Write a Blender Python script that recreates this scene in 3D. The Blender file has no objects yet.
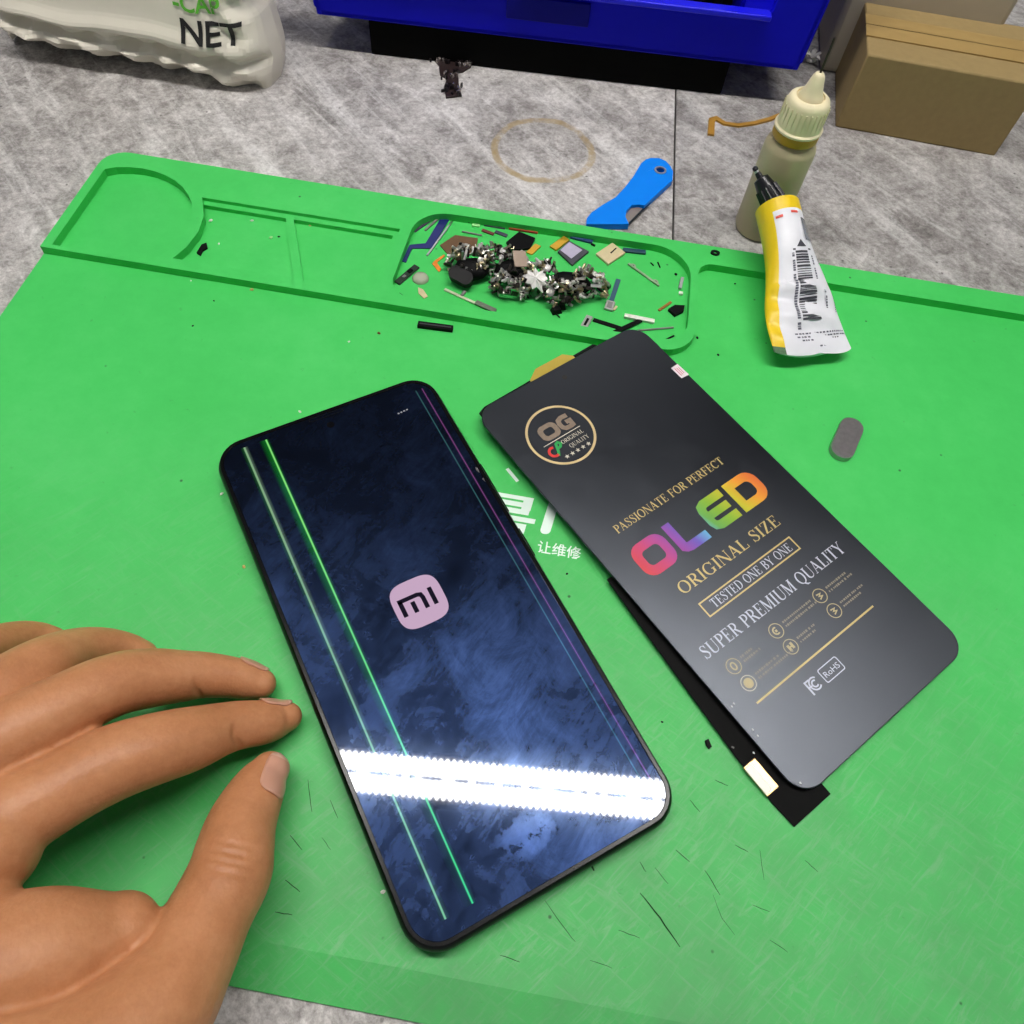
import bpy, math, random
import numpy as np
from mathutils import Vector, Matrix, geometry
random.seed(7)
rnd = random.random
def U(a, b): return random.uniform(a, b)
SC = bpy.context.scene
COL = SC.collection
mm = 0.001
# ------------------------------------------------------------------ camera
FPX = 763.37
RM = np.array([[0.98485835, -0.17048842, 0.03142827],
               [0.16284754, 0.84763027, -0.50497882],
               [0.05945349, 0.50245062, 0.86255937]])
CAMH = 0.22294
def at(px, py, z=0.0):
    """point of the plane at height z seen at a photo pixel"""
    d = RM @ np.array([(px - 512) / FPX, (512 - py) / FPX, -1.0])
    t = (z - CAMH) / d[2]
    return Vector((d[0] * t, d[1] * t, z))
cam_d = bpy.data.cameras.new('camera'); cam = bpy.data.objects.new('camera', cam_d); COL.objects.link(cam)
cam_d.sensor_width = 36; cam_d.lens = FPX * 36 / 1024; cam_d.clip_start = 0.005; cam_d.clip_end = 50
M = Matrix([list(RM[0]) + [0], list(RM[1]) + [0], list(RM[2]) + [CAMH], [0, 0, 0, 1]])
cam.matrix_world = M
SC.camera = cam
TZ = -0.003      # worktop surface
RZ = 0.0035      # raised rim of the mat

# ------------------------------------------------------------------ materials
def lin(c):
    return tuple(((x / 255 / 12.92) if x / 255 <= 0.04045 else ((x / 255 + 0.055) / 1.055) ** 2.4) for x in c) + (1.0,)
MATS = {}
def pm(name, col, rough=0.5, metal=0.0, noise=0.0, nscale=200.0, bump=0.0, bscale=400.0, spec=0.5, sss=0.0, emit=None, coat=0.0, trans=0.0, ior=1.45):
    if name in MATS: return MATS[name]
    m = bpy.data.materials.new(name); m.use_nodes = True; nt = m.node_tree
    b = nt.nodes['Principled BSDF']
    c = lin(col) if max(col) > 1 else tuple(col) + (1.0,)
    b.inputs['Base Color'].default_value = c
    b.inputs['Roughness'].default_value = rough
    b.inputs['Metallic'].default_value = metal
    b.inputs['Specular IOR Level'].default_value = spec
    b.inputs['Coat Weight'].default_value = coat
    b.inputs['Transmission Weight'].default_value = trans
    b.inputs['IOR'].default_value = ior
    if sss:
        b.inputs['Subsurface Weight'].default_value = sss
        b.inputs['Subsurface Radius'].default_value = (0.004, 0.0015, 0.0008)
        b.inputs['Subsurface Scale'].default_value = 1.0
    if emit:
        b.inputs['Emission Color'].default_value = lin(emit[0]); b.inputs['Emission Strength'].default_value = emit[1]
    tc = nt.nodes.new('ShaderNodeTexCoord')
    if noise:
        n = nt.nodes.new('ShaderNodeTexNoise'); n.inputs['Scale'].default_value = nscale; n.inputs['Detail'].default_value = 5
        nt.links.new(tc.outputs['Object'], n.inputs['Vector'])
        mx = nt.nodes.new('ShaderNodeMix'); mx.data_type = 'RGBA'
        mx.inputs['A'].default_value = tuple(x * (1 - noise) for x in c[:3]) + (1,)
        mx.inputs['B'].default_value = tuple(min(1, x * (1 + noise)) for x in c[:3]) + (1,)
        nt.links.new(n.outputs['Fac'], mx.inputs['Factor']); nt.links.new(mx.outputs['Result'], b.inputs['Base Color'])
    if bump:
        n = nt.nodes.new('ShaderNodeTexNoise'); n.inputs['Scale'].default_value = bscale; n.inputs['Detail'].default_value = 4
        nt.links.new(tc.outputs['Object'], n.inputs['Vector'])
        bp = nt.nodes.new('ShaderNodeBump'); bp.inputs['Strength'].default_value = bump; bp.inputs['Distance'].default_value = 0.0005
        nt.links.new(n.outputs['Fac'], bp.inputs['Height']); nt.links.new(bp.outputs['Normal'], b.inputs['Normal'])
    MATS[name] = m
    return m
class NG:
    """short helpers for larger node trees"""
    def __init__(s, name):
        s.m = bpy.data.materials.new(name); s.m.use_nodes = True; s.nt = s.m.node_tree; s.b = s.nt.nodes['Principled BSDF']
        s.out = s.nt.nodes['Material Output']; s.tc = s.nt.nodes.new('ShaderNodeTexCoord'); s.obj = s.tc.outputs['Object']
    def n(s, t, **k):
        x = s.nt.nodes.new('ShaderNode' + t)
        for a, v in k.items(): setattr(x, a, v)
        return x
    def l(s, a, b): s.nt.links.new(a, b)
    def put(s, v, sock):
        if hasattr(v, 'links'): s.l(v, sock)
        else: sock.default_value = v
    def math(s, op, a, b=0.0, c=0.0, clamp=False):
        x = s.n('Math', operation=op); x.use_clamp = clamp
        for i, v in enumerate((a, b, c)): s.put(v, x.inputs[i])
        return x.outputs[0]
    def noise(s, scale, detail=4, rough=0.6, vec=None, dist=0.0):
        x = s.n('TexNoise'); x.inputs['Scale'].default_value = scale; x.inputs['Detail'].default_value = detail
        x.inputs['Roughness'].default_value = rough; x.inputs['Distortion'].default_value = dist
        s.l(vec if vec is not None else s.obj, x.inputs['Vector']); return x.outputs['Fac']
    def ramp(s, fac, pts, interp='LINEAR'):
        x = s.n('ValToRGB'); x.color_ramp.interpolation = interp; e = x.color_ramp.elements
        while len(e) < len(pts): e.new(0.5)
        for i, (p, c) in enumerate(pts):
            e[i].position = p; e[i].color = c if len(c) == 4 else tuple(c) + (1,)
        s.l(fac, x.inputs['Fac']); return x.outputs['Color']
    def mix(s, fac, a, b, blend='MIX'):
        x = s.n('Mix', data_type='RGBA', blend_type=blend); s.put(fac, x.inputs['Factor']); s.put(a, x.inputs['A']); s.put(b, x.inputs['B']); return x.outputs['Result']
    def mapping(s, loc=(0, 0, 0), rot=(0, 0, 0), sc=(1, 1, 1)):
        x = s.n('Mapping', vector_type='TEXTURE'); x.inputs['Location'].default_value = loc; x.inputs['Rotation'].default_value = rot; x.inputs['Scale'].default_value = tuple(1 / q for q in sc)
        s.l(s.obj, x.inputs['Vector']); return x.outputs['Vector']
    def sep(s, vec=None):
        x = s.n('SeparateXYZ'); s.l(vec if vec is not None else s.obj, x.inputs[0]); return x.outputs
    def bump(s, h, strength=0.3, dist=0.0005):
        x = s.n('Bump'); x.inputs['Strength'].default_value = strength; x.inputs['Distance'].default_value = dist
        s.l(h, x.inputs['Height']); s.l(x.outputs[0], s.b.inputs['Normal'])
g1 = lambda v: (v, v, v, 1)

# ------------------------------------------------------------------ mesh builder
class MB:
    def __init__(s): s.v = []; s.f = []; s.mi = []; s.cur = 0; s.sm = []; s.smooth = False
    def add(s, vs, fs):
        o = len(s.v); s.v += [tuple(v) for v in vs]
        for f in fs: s.f.append(tuple(i + o for i in f)); s.mi.append(s.cur); s.sm.append(s.smooth)
        return s
    def prism(s, pts, z0, z1):
        n = len(pts); vs = [(p[0], p[1], z0) for p in pts] + [(p[0], p[1], z1) for p in pts]
        a = sum(pts[i][0] * pts[(i + 1) % n][1] - pts[(i + 1) % n][0] * pts[i][1] for i in range(n))
        fs = [tuple(range(n - 1, -1, -1)), tuple(range(n, 2 * n))] + [(i, (i + 1) % n, n + (i + 1) % n, n + i) for i in range(n)]
        if a < 0: fs = [tuple(reversed(f)) for f in fs]
        return s.add(vs, fs)
    def holed(s, outer, holes, z0, z1):
        """prism with through holes"""
        def ccw(p, want=True):
            a = sum(p[i][0] * p[(i + 1) % len(p)][1] - p[(i + 1) % len(p)][0] * p[i][1] for i in range(len(p)))
            return list(p) if (a > 0) == want else list(reversed(p))
        loops = [ccw(outer)] + [ccw(h, False) for h in holes]
        flat = [p for L in loops for p in L]; n = len(flat)
        tri = geometry.tessellate_polygon([[Vector((p[0], p[1], 0)) for p in L] for L in loops])
        vs = [(p[0], p[1], z0) for p in flat] + [(p[0], p[1], z1) for p in flat]; fs = []
        for t in tri:
            a, b, c = (Vector(flat[i]).to_2d() for i in t)
            if (b - a).cross(c - a) < 0: t = tuple(reversed(t))
            fs.append(tuple(i + n for i in t)); fs.append(tuple(reversed(t)))
        o = 0
        for L in loops:
            k = len(L)
            for i in range(k): fs.append((o + i, o + (i + 1) % k, n + o + (i + 1) % k, n + o + i))
            o += k
        return s.add(vs, fs)
    def box(s, c, sz, rz=0.0, taper=1.0):
        x, y, z = (q / 2 for q in sz); C, S = math.cos(rz), math.sin(rz); vs = []
        for k, t in ((-1, 1.0), (1, taper)):
            for a, b in ((-1, -1), (1, -1), (1, 1), (-1, 1)):
                X, Y = a * x * t, b * y * t; vs.append((c[0] + X * C - Y * S, c[1] + X * S + Y * C, c[2] + k * z))
        return s.add(vs, [(3, 2, 1, 0), (4, 5, 6, 7), (0, 1, 5, 4), (1, 2, 6, 5), (2, 3, 7, 6), (3, 0, 4, 7)])
    def tube(s, path, rad, seg=12, caps=True, flat=1.0, up=(0, 0, 1), roundcap=False):
        P = [Vector(p) for p in path]; n = len(P)
        R = list(rad) if hasattr(rad, '__len__') else [rad] * n
        vs, fs = [], []
        for i in range(n):
            t = (P[min(i + 1, n - 1)] - P[max(i - 1, 0)]).normalized()
            u = Vector(up)
            if abs(t.dot(u)) > 0.97: u = Vector((1, 0, 0))
            sx = t.cross(u).normalized(); sy = sx.cross(t).normalized()
            for k in range(seg):
                a = 2 * math.pi * k / seg; vs.append(P[i] + sx * math.cos(a) * R[i] + sy * math.sin(a) * R[i] * flat)
        for i in range(n - 1):
            for k in range(seg):
                k2 = (k + 1) % seg; fs.append((i * seg + k, i * seg + k2, (i + 1) * seg + k2, (i + 1) * seg + k))
        if caps: fs.append(tuple(range(seg - 1, -1, -1))); fs.append(tuple(range((n - 1) * seg, n * seg)))
        return s.add(vs, fs)
    def lathe(s, prof, seg=40, c=(0, 0, 0), axis=None):
        n = len(prof); vs, fs = [], []
        Q = Vector((0, 0, 1)).rotation_difference(Vector(axis)) if axis is not None else None
        for r, z in prof:
            for k in range(seg):
                a = 2 * math.pi * k / seg; p = Vector((r * math.cos(a), r * math.sin(a), z))
                if Q: p = Q @ p
                vs.append(p + Vector(c))
        for i in range(n - 1):
            for k in range(seg):
                k2 = (k + 1) % seg; fs.append((i * seg + k, i * seg + k2, (i + 1) * seg + k2, (i + 1) * seg + k))
        fs.append(tuple(range(seg - 1, -1, -1))); fs.append(tuple(range((n - 1) * seg, n * seg)))
        return s.add(vs, fs)
    def ellip(s, c, r, seg=14, rings=8, jit=0.0):
        vs, fs = [], []
        for i in range(rings + 1):
            th = math.pi * i / rings
            for k in range(seg):
                a = 2 * math.pi * k / seg; j = 1 + (U(-jit, jit) if jit else 0)
                vs.append((c[0] + r[0] * j * math.sin(th) * math.cos(a), c[1] + r[1] * j * math.sin(th) * math.sin(a), c[2] - r[2] * j * math.cos(th)))
        for i in range(rings):
            for k in range(seg):
                k2 = (k + 1) % seg; fs.append((i * seg + k, i * seg + k2, (i + 1) * seg + k2, (i + 1) * seg + k))
        return s.add(vs, fs)
    def stroke(s, pts, w, z=0.0, close=False):
        """flat ribbon along 2-D points; w = width or list"""
        P = [Vector((p[0], p[1])) for p in pts]; n = len(P)
        W = list(w) if hasattr(w, '__len__') else [w] * n
        vs, fs = [], []
        for i in range(n):
            if close: a, b = P[i - 1], P[(i + 1) % n]
            else: a, b = P[max(i - 1, 0)], P[min(i + 1, n - 1)]
            d1 = (P[i] - a); d2 = (b - P[i])
            d1 = d1.normalized() if d1.length > 1e-12 else d2.normalized()
            d2 = d2.normalized() if d2.length > 1e-12 else d1
            t = d1 + d2; t = t.normalized() if t.length > 1e-6 else d1
            k = 1 / max(0.5, math.sqrt(max(0.0, (1 + d1.dot(d2)) / 2)))
            nx = Vector((-t.y, t.x)) * W[i] / 2 * k
            vs += [(P[i].x - nx.x, P[i].y - nx.y, z), (P[i].x + nx.x, P[i].y + nx.y, z)]
        for i in range(n if close else n - 1):
            j = (i + 1) % n; fs.append((2 * i, 2 * j, 2 * j + 1, 2 * i + 1))
        return s.add(vs, fs)
    def xf(s, mat, start=0):
        for i in range(start, len(s.v)): s.v[i] = tuple(mat @ Vector(s.v[i]))
        return s
    def build(s, name, mats, parent=None, smooth=False, angle=35, bevel=0.0, bseg=2, mods=None):
        me = bpy.data.meshes.new(name); me.from_pydata(s.v, [], s.f); 
        for m in (mats if isinstance(mats, (list, tuple)) else [mats]): me.materials.append(m)
        me.polygons.foreach_set('material_index', s.mi)
        me.validate(); me.update()
        if smooth or any(s.sm):
            me.polygons.foreach_set('use_smooth', [True] * len(me.polygons)); me.set_sharp_from_angle(angle=math.radians(angle))
        o = bpy.data.objects.new(name, me); COL.objects.link(o)
        if parent is not None: o.parent = parent
        if bevel:
            b = o.modifiers.new('bevel', 'BEVEL'); b.width = bevel; b.segments = bseg; b.limit_method = 'ANGLE'; b.angle_limit = math.radians(40)
            me.polygons.foreach_set('use_smooth', [True] * len(me.polygons)); me.set_sharp_from_angle(angle=math.radians(50))
        return o
def tag(o, label, cat=None, group=None, kind=None):
    o['label'] = label
    if cat: o['category'] = cat
    if group: o['group'] = group
    if kind: o['kind'] = kind
    return o
def empty(name, loc, rz=0.0, label=None, cat=None, group=None):
    o = bpy.data.objects.new(name, None); COL.objects.link(o); o.empty_display_size = 0.01
    o.location = loc; o.rotation_euler = (0, 0, rz)
    if label: tag(o, label, cat, group)
    return o
def rrect(w, h, r, n=8, cx=0.0, cy=0.0):
    pts = []
    for sx, sy, a0 in ((1, 1, 0), (-1, 1, 90), (-1, -1, 180), (1, -1, 270)):
        for i in range(n + 1):
            a = math.radians(a0 + 90 * i / n); pts.append((cx + sx * (w / 2 - r) + r * math.cos(a), cy + sy * (h / 2 - r) + r * math.sin(a)))
    return pts
def ring(cx, cy, rx, ry, n=40, a0=0, a1=360):
    return [(cx + rx * math.cos(math.radians(a0 + (a1 - a0) * i / n)), cy + ry * math.sin(math.radians(a0 + (a1 - a0) * i / n))) for i in range(n + (a1 - a0 != 360))]
def sans(body, size, mb, x=0.0, y=0.0, z=0.0, width=None, bold=0.0, shear=0.0, align='LEFT'):
    """text in the built-in typeface turned into flat mesh in mb"""
    c = bpy.data.curves.new('t', 'FONT'); c.body = body; c.size = 1.0; c.align_x = align; c.offset = bold; c.shear = shear; c.resolution_u = 3
    o = bpy.data.objects.new('t', c); COL.objects.link(o)
    dg = bpy.context.evaluated_depsgraph_get(); ev = o.evaluated_get(dg); me = ev.to_mesh()
    vs = [v.co.copy() for v in me.vertices]; fs = [tuple(p.vertices) for p in me.polygons]
    ev.to_mesh_clear(); bpy.data.objects.remove(o); bpy.data.curves.remove(c)
    sx = size
    if width: sx = width / (max(v.x for v in vs) - min(v.x for v in vs))
    mx = min(v.x for v in vs) if width else 0
    mb.add([(x + (v.x - mx) * sx, y + v.y * size, z) for v in vs], fs)
    return mb
# ---- a serif alphabet made of strokes (cap height 1)
TK, TN, SH = 0.15, 0.055, 0.05
def gl(ch):
    m = MB(); st = lambda p, w: m.stroke(p, w)
    def v(x, y0=0.0, y1=1.0, w=TK, s0=True, s1=True):
        st([(x, y0), (x, y1)], w)
        if s0: st([(x - w / 2 - .075, y0 + SH / 2), (x + w / 2 + .075, y0 + SH / 2)], SH)
        if s1: st([(x - w / 2 - .075, y1 - SH / 2), (x + w / 2 + .075, y1 - SH / 2)], SH)
    def arc(cx, cy, rx, ry, a0, a1, n=18, tk=TK, tn=TN):
        p = ring(cx, cy, rx - tk / 4, ry - tn / 2, n, a0, a1); 
        if a1 - a0 == 360: p.append(p[0])
        w = [tn + (tk - tn) * abs(math.cos(math.radians(a0 + (a1 - a0) * i / n))) ** 1.3 for i in range(len(p))]
        st(p, w)
    def h(x0, x1, y, w=TN): st([(x0, y), (x1, y)], w)
    def tick(x, y0, y1): st([(x, y0), (x, y1)], .05)
    T = TN / 2
    if ch == 'A': st([(.1, 0), (.4, 1)], .055); st([(.38, 1), (.7, 0)], .15); h(.2, .56, .33); h(-.01, .22, SH / 2, SH); h(.55, .87, SH / 2, SH); w = .86
    elif ch == 'B': v(.18); h(.18, .36, 1 - T); h(.18, .38, .52); h(.18, .38, T); arc(.36, .76, .27, .24, -90, 90); arc(.38, .26, .31, .26, -90, 90); w = .76
    elif ch in 'CG':
        arc(.46, .5, .41, .51, 42, 318); tick(.78, .66, .97)
        if ch == 'G': v(.74, .04, .42, s0=False); w = .94
        else: w = .88
    elif ch == 'D': v(.18); h(.18, .4, 1 - T); h(.18, .4, T); arc(.38, .5, .45, .5, -90, 90); w = .9
    elif ch == 'E': v(.18); h(.18, .64, 1 - T); h(.18, .5, .51); h(.18, .66, T); tick(.62, .78, 1); tick(.48, .4, .63); tick(.65, 0, .25); w = .74
    elif ch == 'F': v(.18); h(.18, .62, 1 - T); h(.18, .5, .51); tick(.6, .76, 1); tick(.48, .4, .63); w = .68
    elif ch == 'I': v(.18); w = .36
    elif ch == 'L': v(.18); h(.18, .66, T); tick(.64, 0, .28); w = .7
    elif ch == 'M': v(.12, w=.055); st([(.14, 1), (.5, .02)], .15); st([(.5, .02), (.86, 1)], .05); v(.88); w = 1.06
    elif ch == 'N': v(.12, w=.055); st([(.14, .98), (.76, .02)], .15); v(.78, w=.055); w = .92
    elif ch in 'OQ':
        arc(.46, .5, .41, .51, 0, 360, 28); w = .92
        if ch == 'Q': st([(.44, .02), (.62, -.16), (.86, -.2)], [.12, .13, .04])
    elif ch in 'PR':
        v(.18); h(.18, .38, 1 - T); h(.18, .38, .48); arc(.36, .735, .29, .265, -90, 90); w = .68
        if ch == 'R': st([(.38, .5), (.7, .02)], .15); h(.58, .86, SH / 2, SH); w = .82
    elif ch == 'S':
        st([(.53, .8), (.46, .94), (.32, .985), (.17, .93), (.12, .78), (.2, .63), (.34, .53), (.49, .42), (.57, .26), (.49, .08), (.31, .015), (.14, .08), (.07, .25)], [.05, .05, .06, .09, .12, .14, .15, .14, .12, .09, .06, .05, .05]); tick(.55, .7, .98); tick(.07, .02, .3); w = .66
    elif ch == 'T': v(.38, s1=False); h(.04, .72, 1 - T); tick(.06, .74, 1); tick(.7, .74, 1); w = .76
    elif ch == 'U': v(.18, .3, 1, s0=False); v(.74, .3, 1, w=.055, s0=False); st([(.18, .31), (.2, .15), (.3, .05), (.46, .015), (.62, .06), (.71, .16), (.74, .31)], [.15, .14, .1, .07, .06, .055, .055]); w = .9
    elif ch == 'Y': st([(.1, 1), (.42, .46)], .15); st([(.72, 1), (.42, .46)], .055); v(.42, 0, .5, s1=False); h(-.02, .26, 1 - SH / 2, SH); h(.6, .84, 1 - SH / 2, SH); w = .84
    elif ch == 'Z': st([(.12, .03), (.58, .97)], .15); h(.08, .64, 1 - T); h(.06, .66, T); tick(.1, .74, 1); tick(.64, 0, .28); w = .72
    else: w = .36
    return m, w
def serif(body, x, y, width, cap, mb, z=0.0):
    parts, W = [], 0.0
    for ch in body:
        m, w = gl(ch); parts.append((m, W)); W += w + .06
    W -= .06; sx = width / W
    for m, ox in parts:
        mb.add([(x + (p[0] + ox) * sx, y + p[1] * cap, z) for p in m.v], m.f)
    return mb
# ================================================================== WORKBENCH
def worktop_material(name, seed, ringstain=False, dark=1.0):
    g = NG(name)
    vec = g.mapping(loc=(seed, seed * .7, 0))
    big = g.noise(11, 5, .65, vec, 1.0); mid = g.noise(70, 7, .75, vec, .8); fine = g.noise(520, 4, .75, vec)
    f = g.math('ADD', g.math('MULTIPLY', big, .28), g.math('ADD', g.math('MULTIPLY', mid, .42), g.math('MULTIPLY', fine, .30)))
    k = dark
    col = g.ramp(f, [(0.37, (.11 * k, .100 * k, .094 * k, 1)), (0.455, (.27 * k, .250 * k, .238 * k, 1)), (0.535, (.47 * k, .446 * k, .428 * k, 1)), (0.62, (.74 * k, .715 * k, .69 * k, 1))])
    # pale and dark diagonal streaks
    for ang, sx, sy, lo_, hi_, amt in ((-47, 8, 60, .51, .66, .62), (-43, 16, 150, .54, .68, .55), (28, 18, 90, .58, .72, .42), (-75, 20, 80, .58, .72, .4)):
        s_ = g.noise(1.0, 6, .68, g.mapping(loc=(seed, ang * .1, 0), rot=(0, 0, math.radians(ang)), sc=(sx, sy, 1)), .7)
        m_ = g.ramp(s_, [(lo_, g1(0)), ((lo_ + hi_) / 2, g1(amt * .45)), (hi_, g1(amt))])
        col = g.mix(g.math('MULTIPLY', m_, g.ramp(fine, [(.3, g1(.3)), (.6, g1(1))])), col, (.80 * k, .785 * k, .765 * k, 1))
    s_ = g.noise(1.0, 6, .68, g.mapping(loc=(seed + 7, 2, 0), rot=(0, 0, math.radians(-44)), sc=(9, 110, 1)), .7)
    col = g.mix(g.ramp(s_, [(.56, g1(0)), (.72, g1(.40))]), col, (.16 * k, .145 * k, .138 * k, 1))
    # dark pin specks
    vo = g.n('TexVoronoi'); vo.inputs['Scale'].default_value = 150; g.l(vec, vo.inputs['Vector'])
    sp = g.ramp(vo.outputs['Distance'], [(0.06, g1(1)), (.11, g1(0))]); spm = g.ramp(g.noise(30, 2, .5, vec), [(.5, g1(0)), (.6, g1(.8))])
    col = g.mix(g.math('MULTIPLY', sp, spm), col, (.05, .045, .04, 1))
    if ringstain:
        c = at(543, 150, TZ); wob = g.n('TexNoise'); wob.inputs['Scale'].default_value = 60; g.l(g.obj, wob.inputs['Vector'])
        X = g.sep(); dx = g.math('SUBTRACT', X[0], c.x); dy = g.math('SUBTRACT', X[1], c.y + .0004)
        r = g.math('SQRT', g.math('ADD', g.math('MULTIPLY', dx, dx), g.math('MULTIPLY', dy, dy)))
        r = g.math('ADD', r, g.math('MULTIPLY', g.math('SUBTRACT', wob.outputs['Fac'], .5), .004))
        band = g.math('SUBTRACT', 1.0, g.math('DIVIDE', g.math('ABSOLUTE', g.math('SUBTRACT', r, .0232)), .0022), clamp=True)
        band = g.ramp(band, [(0, g1(0)), (.35, g1(.75)), (1, g1(.9))])
        brk = g.ramp(g.noise(40, 5, .75), [(.36, g1(.05)), (.50, g1(.75)), (.62, g1(1))])
        col = g.mix(g.math('MULTIPLY', band, brk), col, (.36, .25, .09, 1))
    g.l(col, g.b.inputs['Base Color']); g.b.inputs['Roughness'].default_value = .55
    g.bump(g.noise(600, 3, .6), .15, .0003)
    return g.m
bench = empty('workbench', (0, 0.3, TZ - .03), 0, 'grey stone-look workbench surface under the green mat, with a dark seam', 'workbench')
xs = lambda y: .0337 - (y - .403) * (.0389 - .0337) / (.403 - .2833)
bench_o = Vector((0, .3, TZ - .03))
def slab(name, pts, mat):
    m = MB().prism([(x, y) for x, y in pts], TZ - .03, TZ); o = m.build(name, mat, bench, bevel=.0002, bseg=1)
    o.location = -bench_o; return o
gap = .0004
slab('tabletop', [(-.8, -.35), (xs(-.35) - gap, -.35), (xs(.75) - gap, .75), (-.8, .75)], worktop_material('worktop_grey', 0.0, True))
slab('tabletop', [(xs(-.35) + gap, -.35), (.8, -.35), (.8, .75), (xs(.75) + gap, .75)], worktop_material('worktop_grey_darker', 4.3, False, .82))
u = MB().box((0, .2, TZ - .0305), (1.6, 1.1, .001)).build('base_board', pm('board_dark', (25, 23, 22), .8, noise=.2), bench); u.location = -bench_o

for x in (-.74, .74):
    for y in (-.29, .69): MB().box((x, y - .3, -.35), (.05, .05, .70)).build('leg', pm('bench_leg', (70, 70, 72), .5, noise=.1), bench)
# the room around the bench
def shell(name, c, sz, mat):
    o = MB().box((0, 0, 0), sz).build(name, mat, None); o.location = c; o['kind'] = 'structure'; return o
shell('floor', (0, .4, -.785), (4.4, 4.4, .08), pm('floor_grey', (120, 116, 110), .6, noise=.1, nscale=20))
shell('ceiling', (0, .4, 2.04), (4.4, 4.4, .08), pm('ceiling_paint', (120, 124, 134), .9, noise=.04, nscale=10))
shell('wall_back', (0, 2.56, .63), (4.4, .08, 2.75), pm('wall_paint', (108, 110, 118), .9, noise=.04, nscale=10))
# ================================================================== GREEN MAT
def mat_green():
    g = NG('mat_green_silicone')
    big = g.noise(14, 4, .6); mid = g.noise(90, 5, .7)
    f = g.math('ADD', g.math('MULTIPLY', big, .6), g.math('MULTIPLY', mid, .4))
    col = g.ramp(f, [(.3, (.042, .50, .088, 1)), (.5, (.055, .56, .108, 1)), (.7, (.078, .61, .135, 1))])
    # worn, whitish scuffing and painted light falloff towards the mat's front right corner
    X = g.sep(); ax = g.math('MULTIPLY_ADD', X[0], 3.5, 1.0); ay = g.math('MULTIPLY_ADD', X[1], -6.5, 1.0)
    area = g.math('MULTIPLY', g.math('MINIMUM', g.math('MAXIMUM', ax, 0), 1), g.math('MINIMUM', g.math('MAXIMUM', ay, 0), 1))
    sc1 = g.noise(1, 7, .75, g.mapping(rot=(0, 0, .9), sc=(60, 420, 1)), 1.5); sc2 = g.noise(1, 7, .75, g.mapping(rot=(0, 0, -.5), sc=(40, 320, 1)), 1.8)
    w = g.math('MAXIMUM', g.ramp(sc1, [(.50, g1(0)), (.68, g1(.75))]), g.ramp(sc2, [(.52, g1(0)), (.70, g1(.7))]))
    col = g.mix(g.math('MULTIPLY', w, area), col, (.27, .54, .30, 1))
    col = g.mix(g.math('MULTIPLY', area, g.ramp(g.noise(26, 5, .65), [(.35, g1(.30)), (.65, g1(.80))])), col, (.085, .305, .108, 1))  # dirty worn blotches, darkened further to paint in dimmer light at the front
    gr = g.ramp(g.noise(300, 4, .7), [(.66, g1(0)), (.76, g1(.5))])
    col = g.mix(gr, col, (.035, .22, .045, 1))
    vo = g.n('TexVoronoi'); vo.inputs['Scale'].default_value = 90; g.l(g.obj, vo.inputs['Vector'])
    sp = g.ramp(vo.outputs['Distance'], [(0.03, g1(1)), (.055, g1(0))]); spm = g.ramp(g.noise(55, 2), [(.52, g1(0)), (.58, g1(.8))])
    col = g.mix(g.math('MULTIPLY', sp, spm), col, (.012, .05, .015, 1))
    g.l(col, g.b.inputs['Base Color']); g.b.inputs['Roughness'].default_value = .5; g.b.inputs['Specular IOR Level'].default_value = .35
    g.bump(g.noise(500, 4, .6), .12, .0003)
    return g.m
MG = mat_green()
white_ink = pm('white_ink', (225, 245, 232), .5, noise=.05)
cut_black = pm('cut_mark', (22, 66, 28), .9, noise=.2)
mat_o = empty('repair_mat', (0, 0, TZ), 0, 'green silicone repair mat with moulded parts trays along its back edge', 'mat')
mb = MB()
XL, XR, YB, YT = -.212, .245, -.0153, .2752
base = rrect(XR - XL, YT - YB, .010, 8, (XL + XR) / 2, (YT + YB) / 2)
# base slab: top at 0, sloping front lip
n = len(base); inner = [(x, max(y, YB + .0105)) if y < YB + .0105 else (x, y) for x, y in base]
lo = [(x, y, TZ) for x, y in base]; mid_ = [(x, y, TZ + .0012 if y < YB + .0104 else 0.0) for x, y in base]
top = [(x, max(y, YB + .0105), 0.0) for x, y in base]
mb.add(lo + mid_ + top, [tuple(range(n - 1, -1, -1)), tuple(range(2 * n, 3 * n))] +
       [(i, (i + 1) % n, n + (i + 1) % n, n + i) for i in range(n)] +
       [(n + i, n + (i + 1) % n, 2 * n + (i + 1) % n, 2 * n + i) for i in range(n) if base[i][1] < YB + .0105 or base[(i + 1) % n][1] < YB + .0105])
YF, YS = .2118, .2640        # front of the tray block; front of the plain back rim
outer = [(XL, YF)] + ring(.0496 - .013, YF + .013, .013, .013, 8, 270, 360) + [(.0496, YS - .006)] + \
        ring(.0556, YS - .006, .006, .006, 5, 180, 90) + [(XR - .008, YS), (XR - .008, YT - .007)] + ring(XR - .010, YT - .010, .010, .010, 6, 0, 90)[1:] + ring(XL + .010, YT - .010, .010, .010, 6, 90, 180)
tray = ring(-.0575, .2545, .0145, .0145, 8, 90, 175) + ring(-.0630, .2265, .0095, .0095, 7, 185, 270) + ring(.0465 - .011, .217 + .011, .011, .011, 8, 270, 360) + ring(.0465 - .017, .2705 - .017, .017, .017, 9, 0, 90)
cc = (-.1930, .2340); R0 = .0325; R1 = .0372
arcp = [(cc[0] + R1 * math.cos(a), cc[1] + R1 * math.sin(a)) for a in [math.radians(x) for x in (-27, -15, 0, 15, 33.5)]]
hole_up = [arcp[0], (arcp[0][0] - .0, .2171)] if False else None
up_hole = arcp[:] + [(-.0766, .2548), (-.0766, .2175), (arcp[0][0], .2171)]
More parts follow.
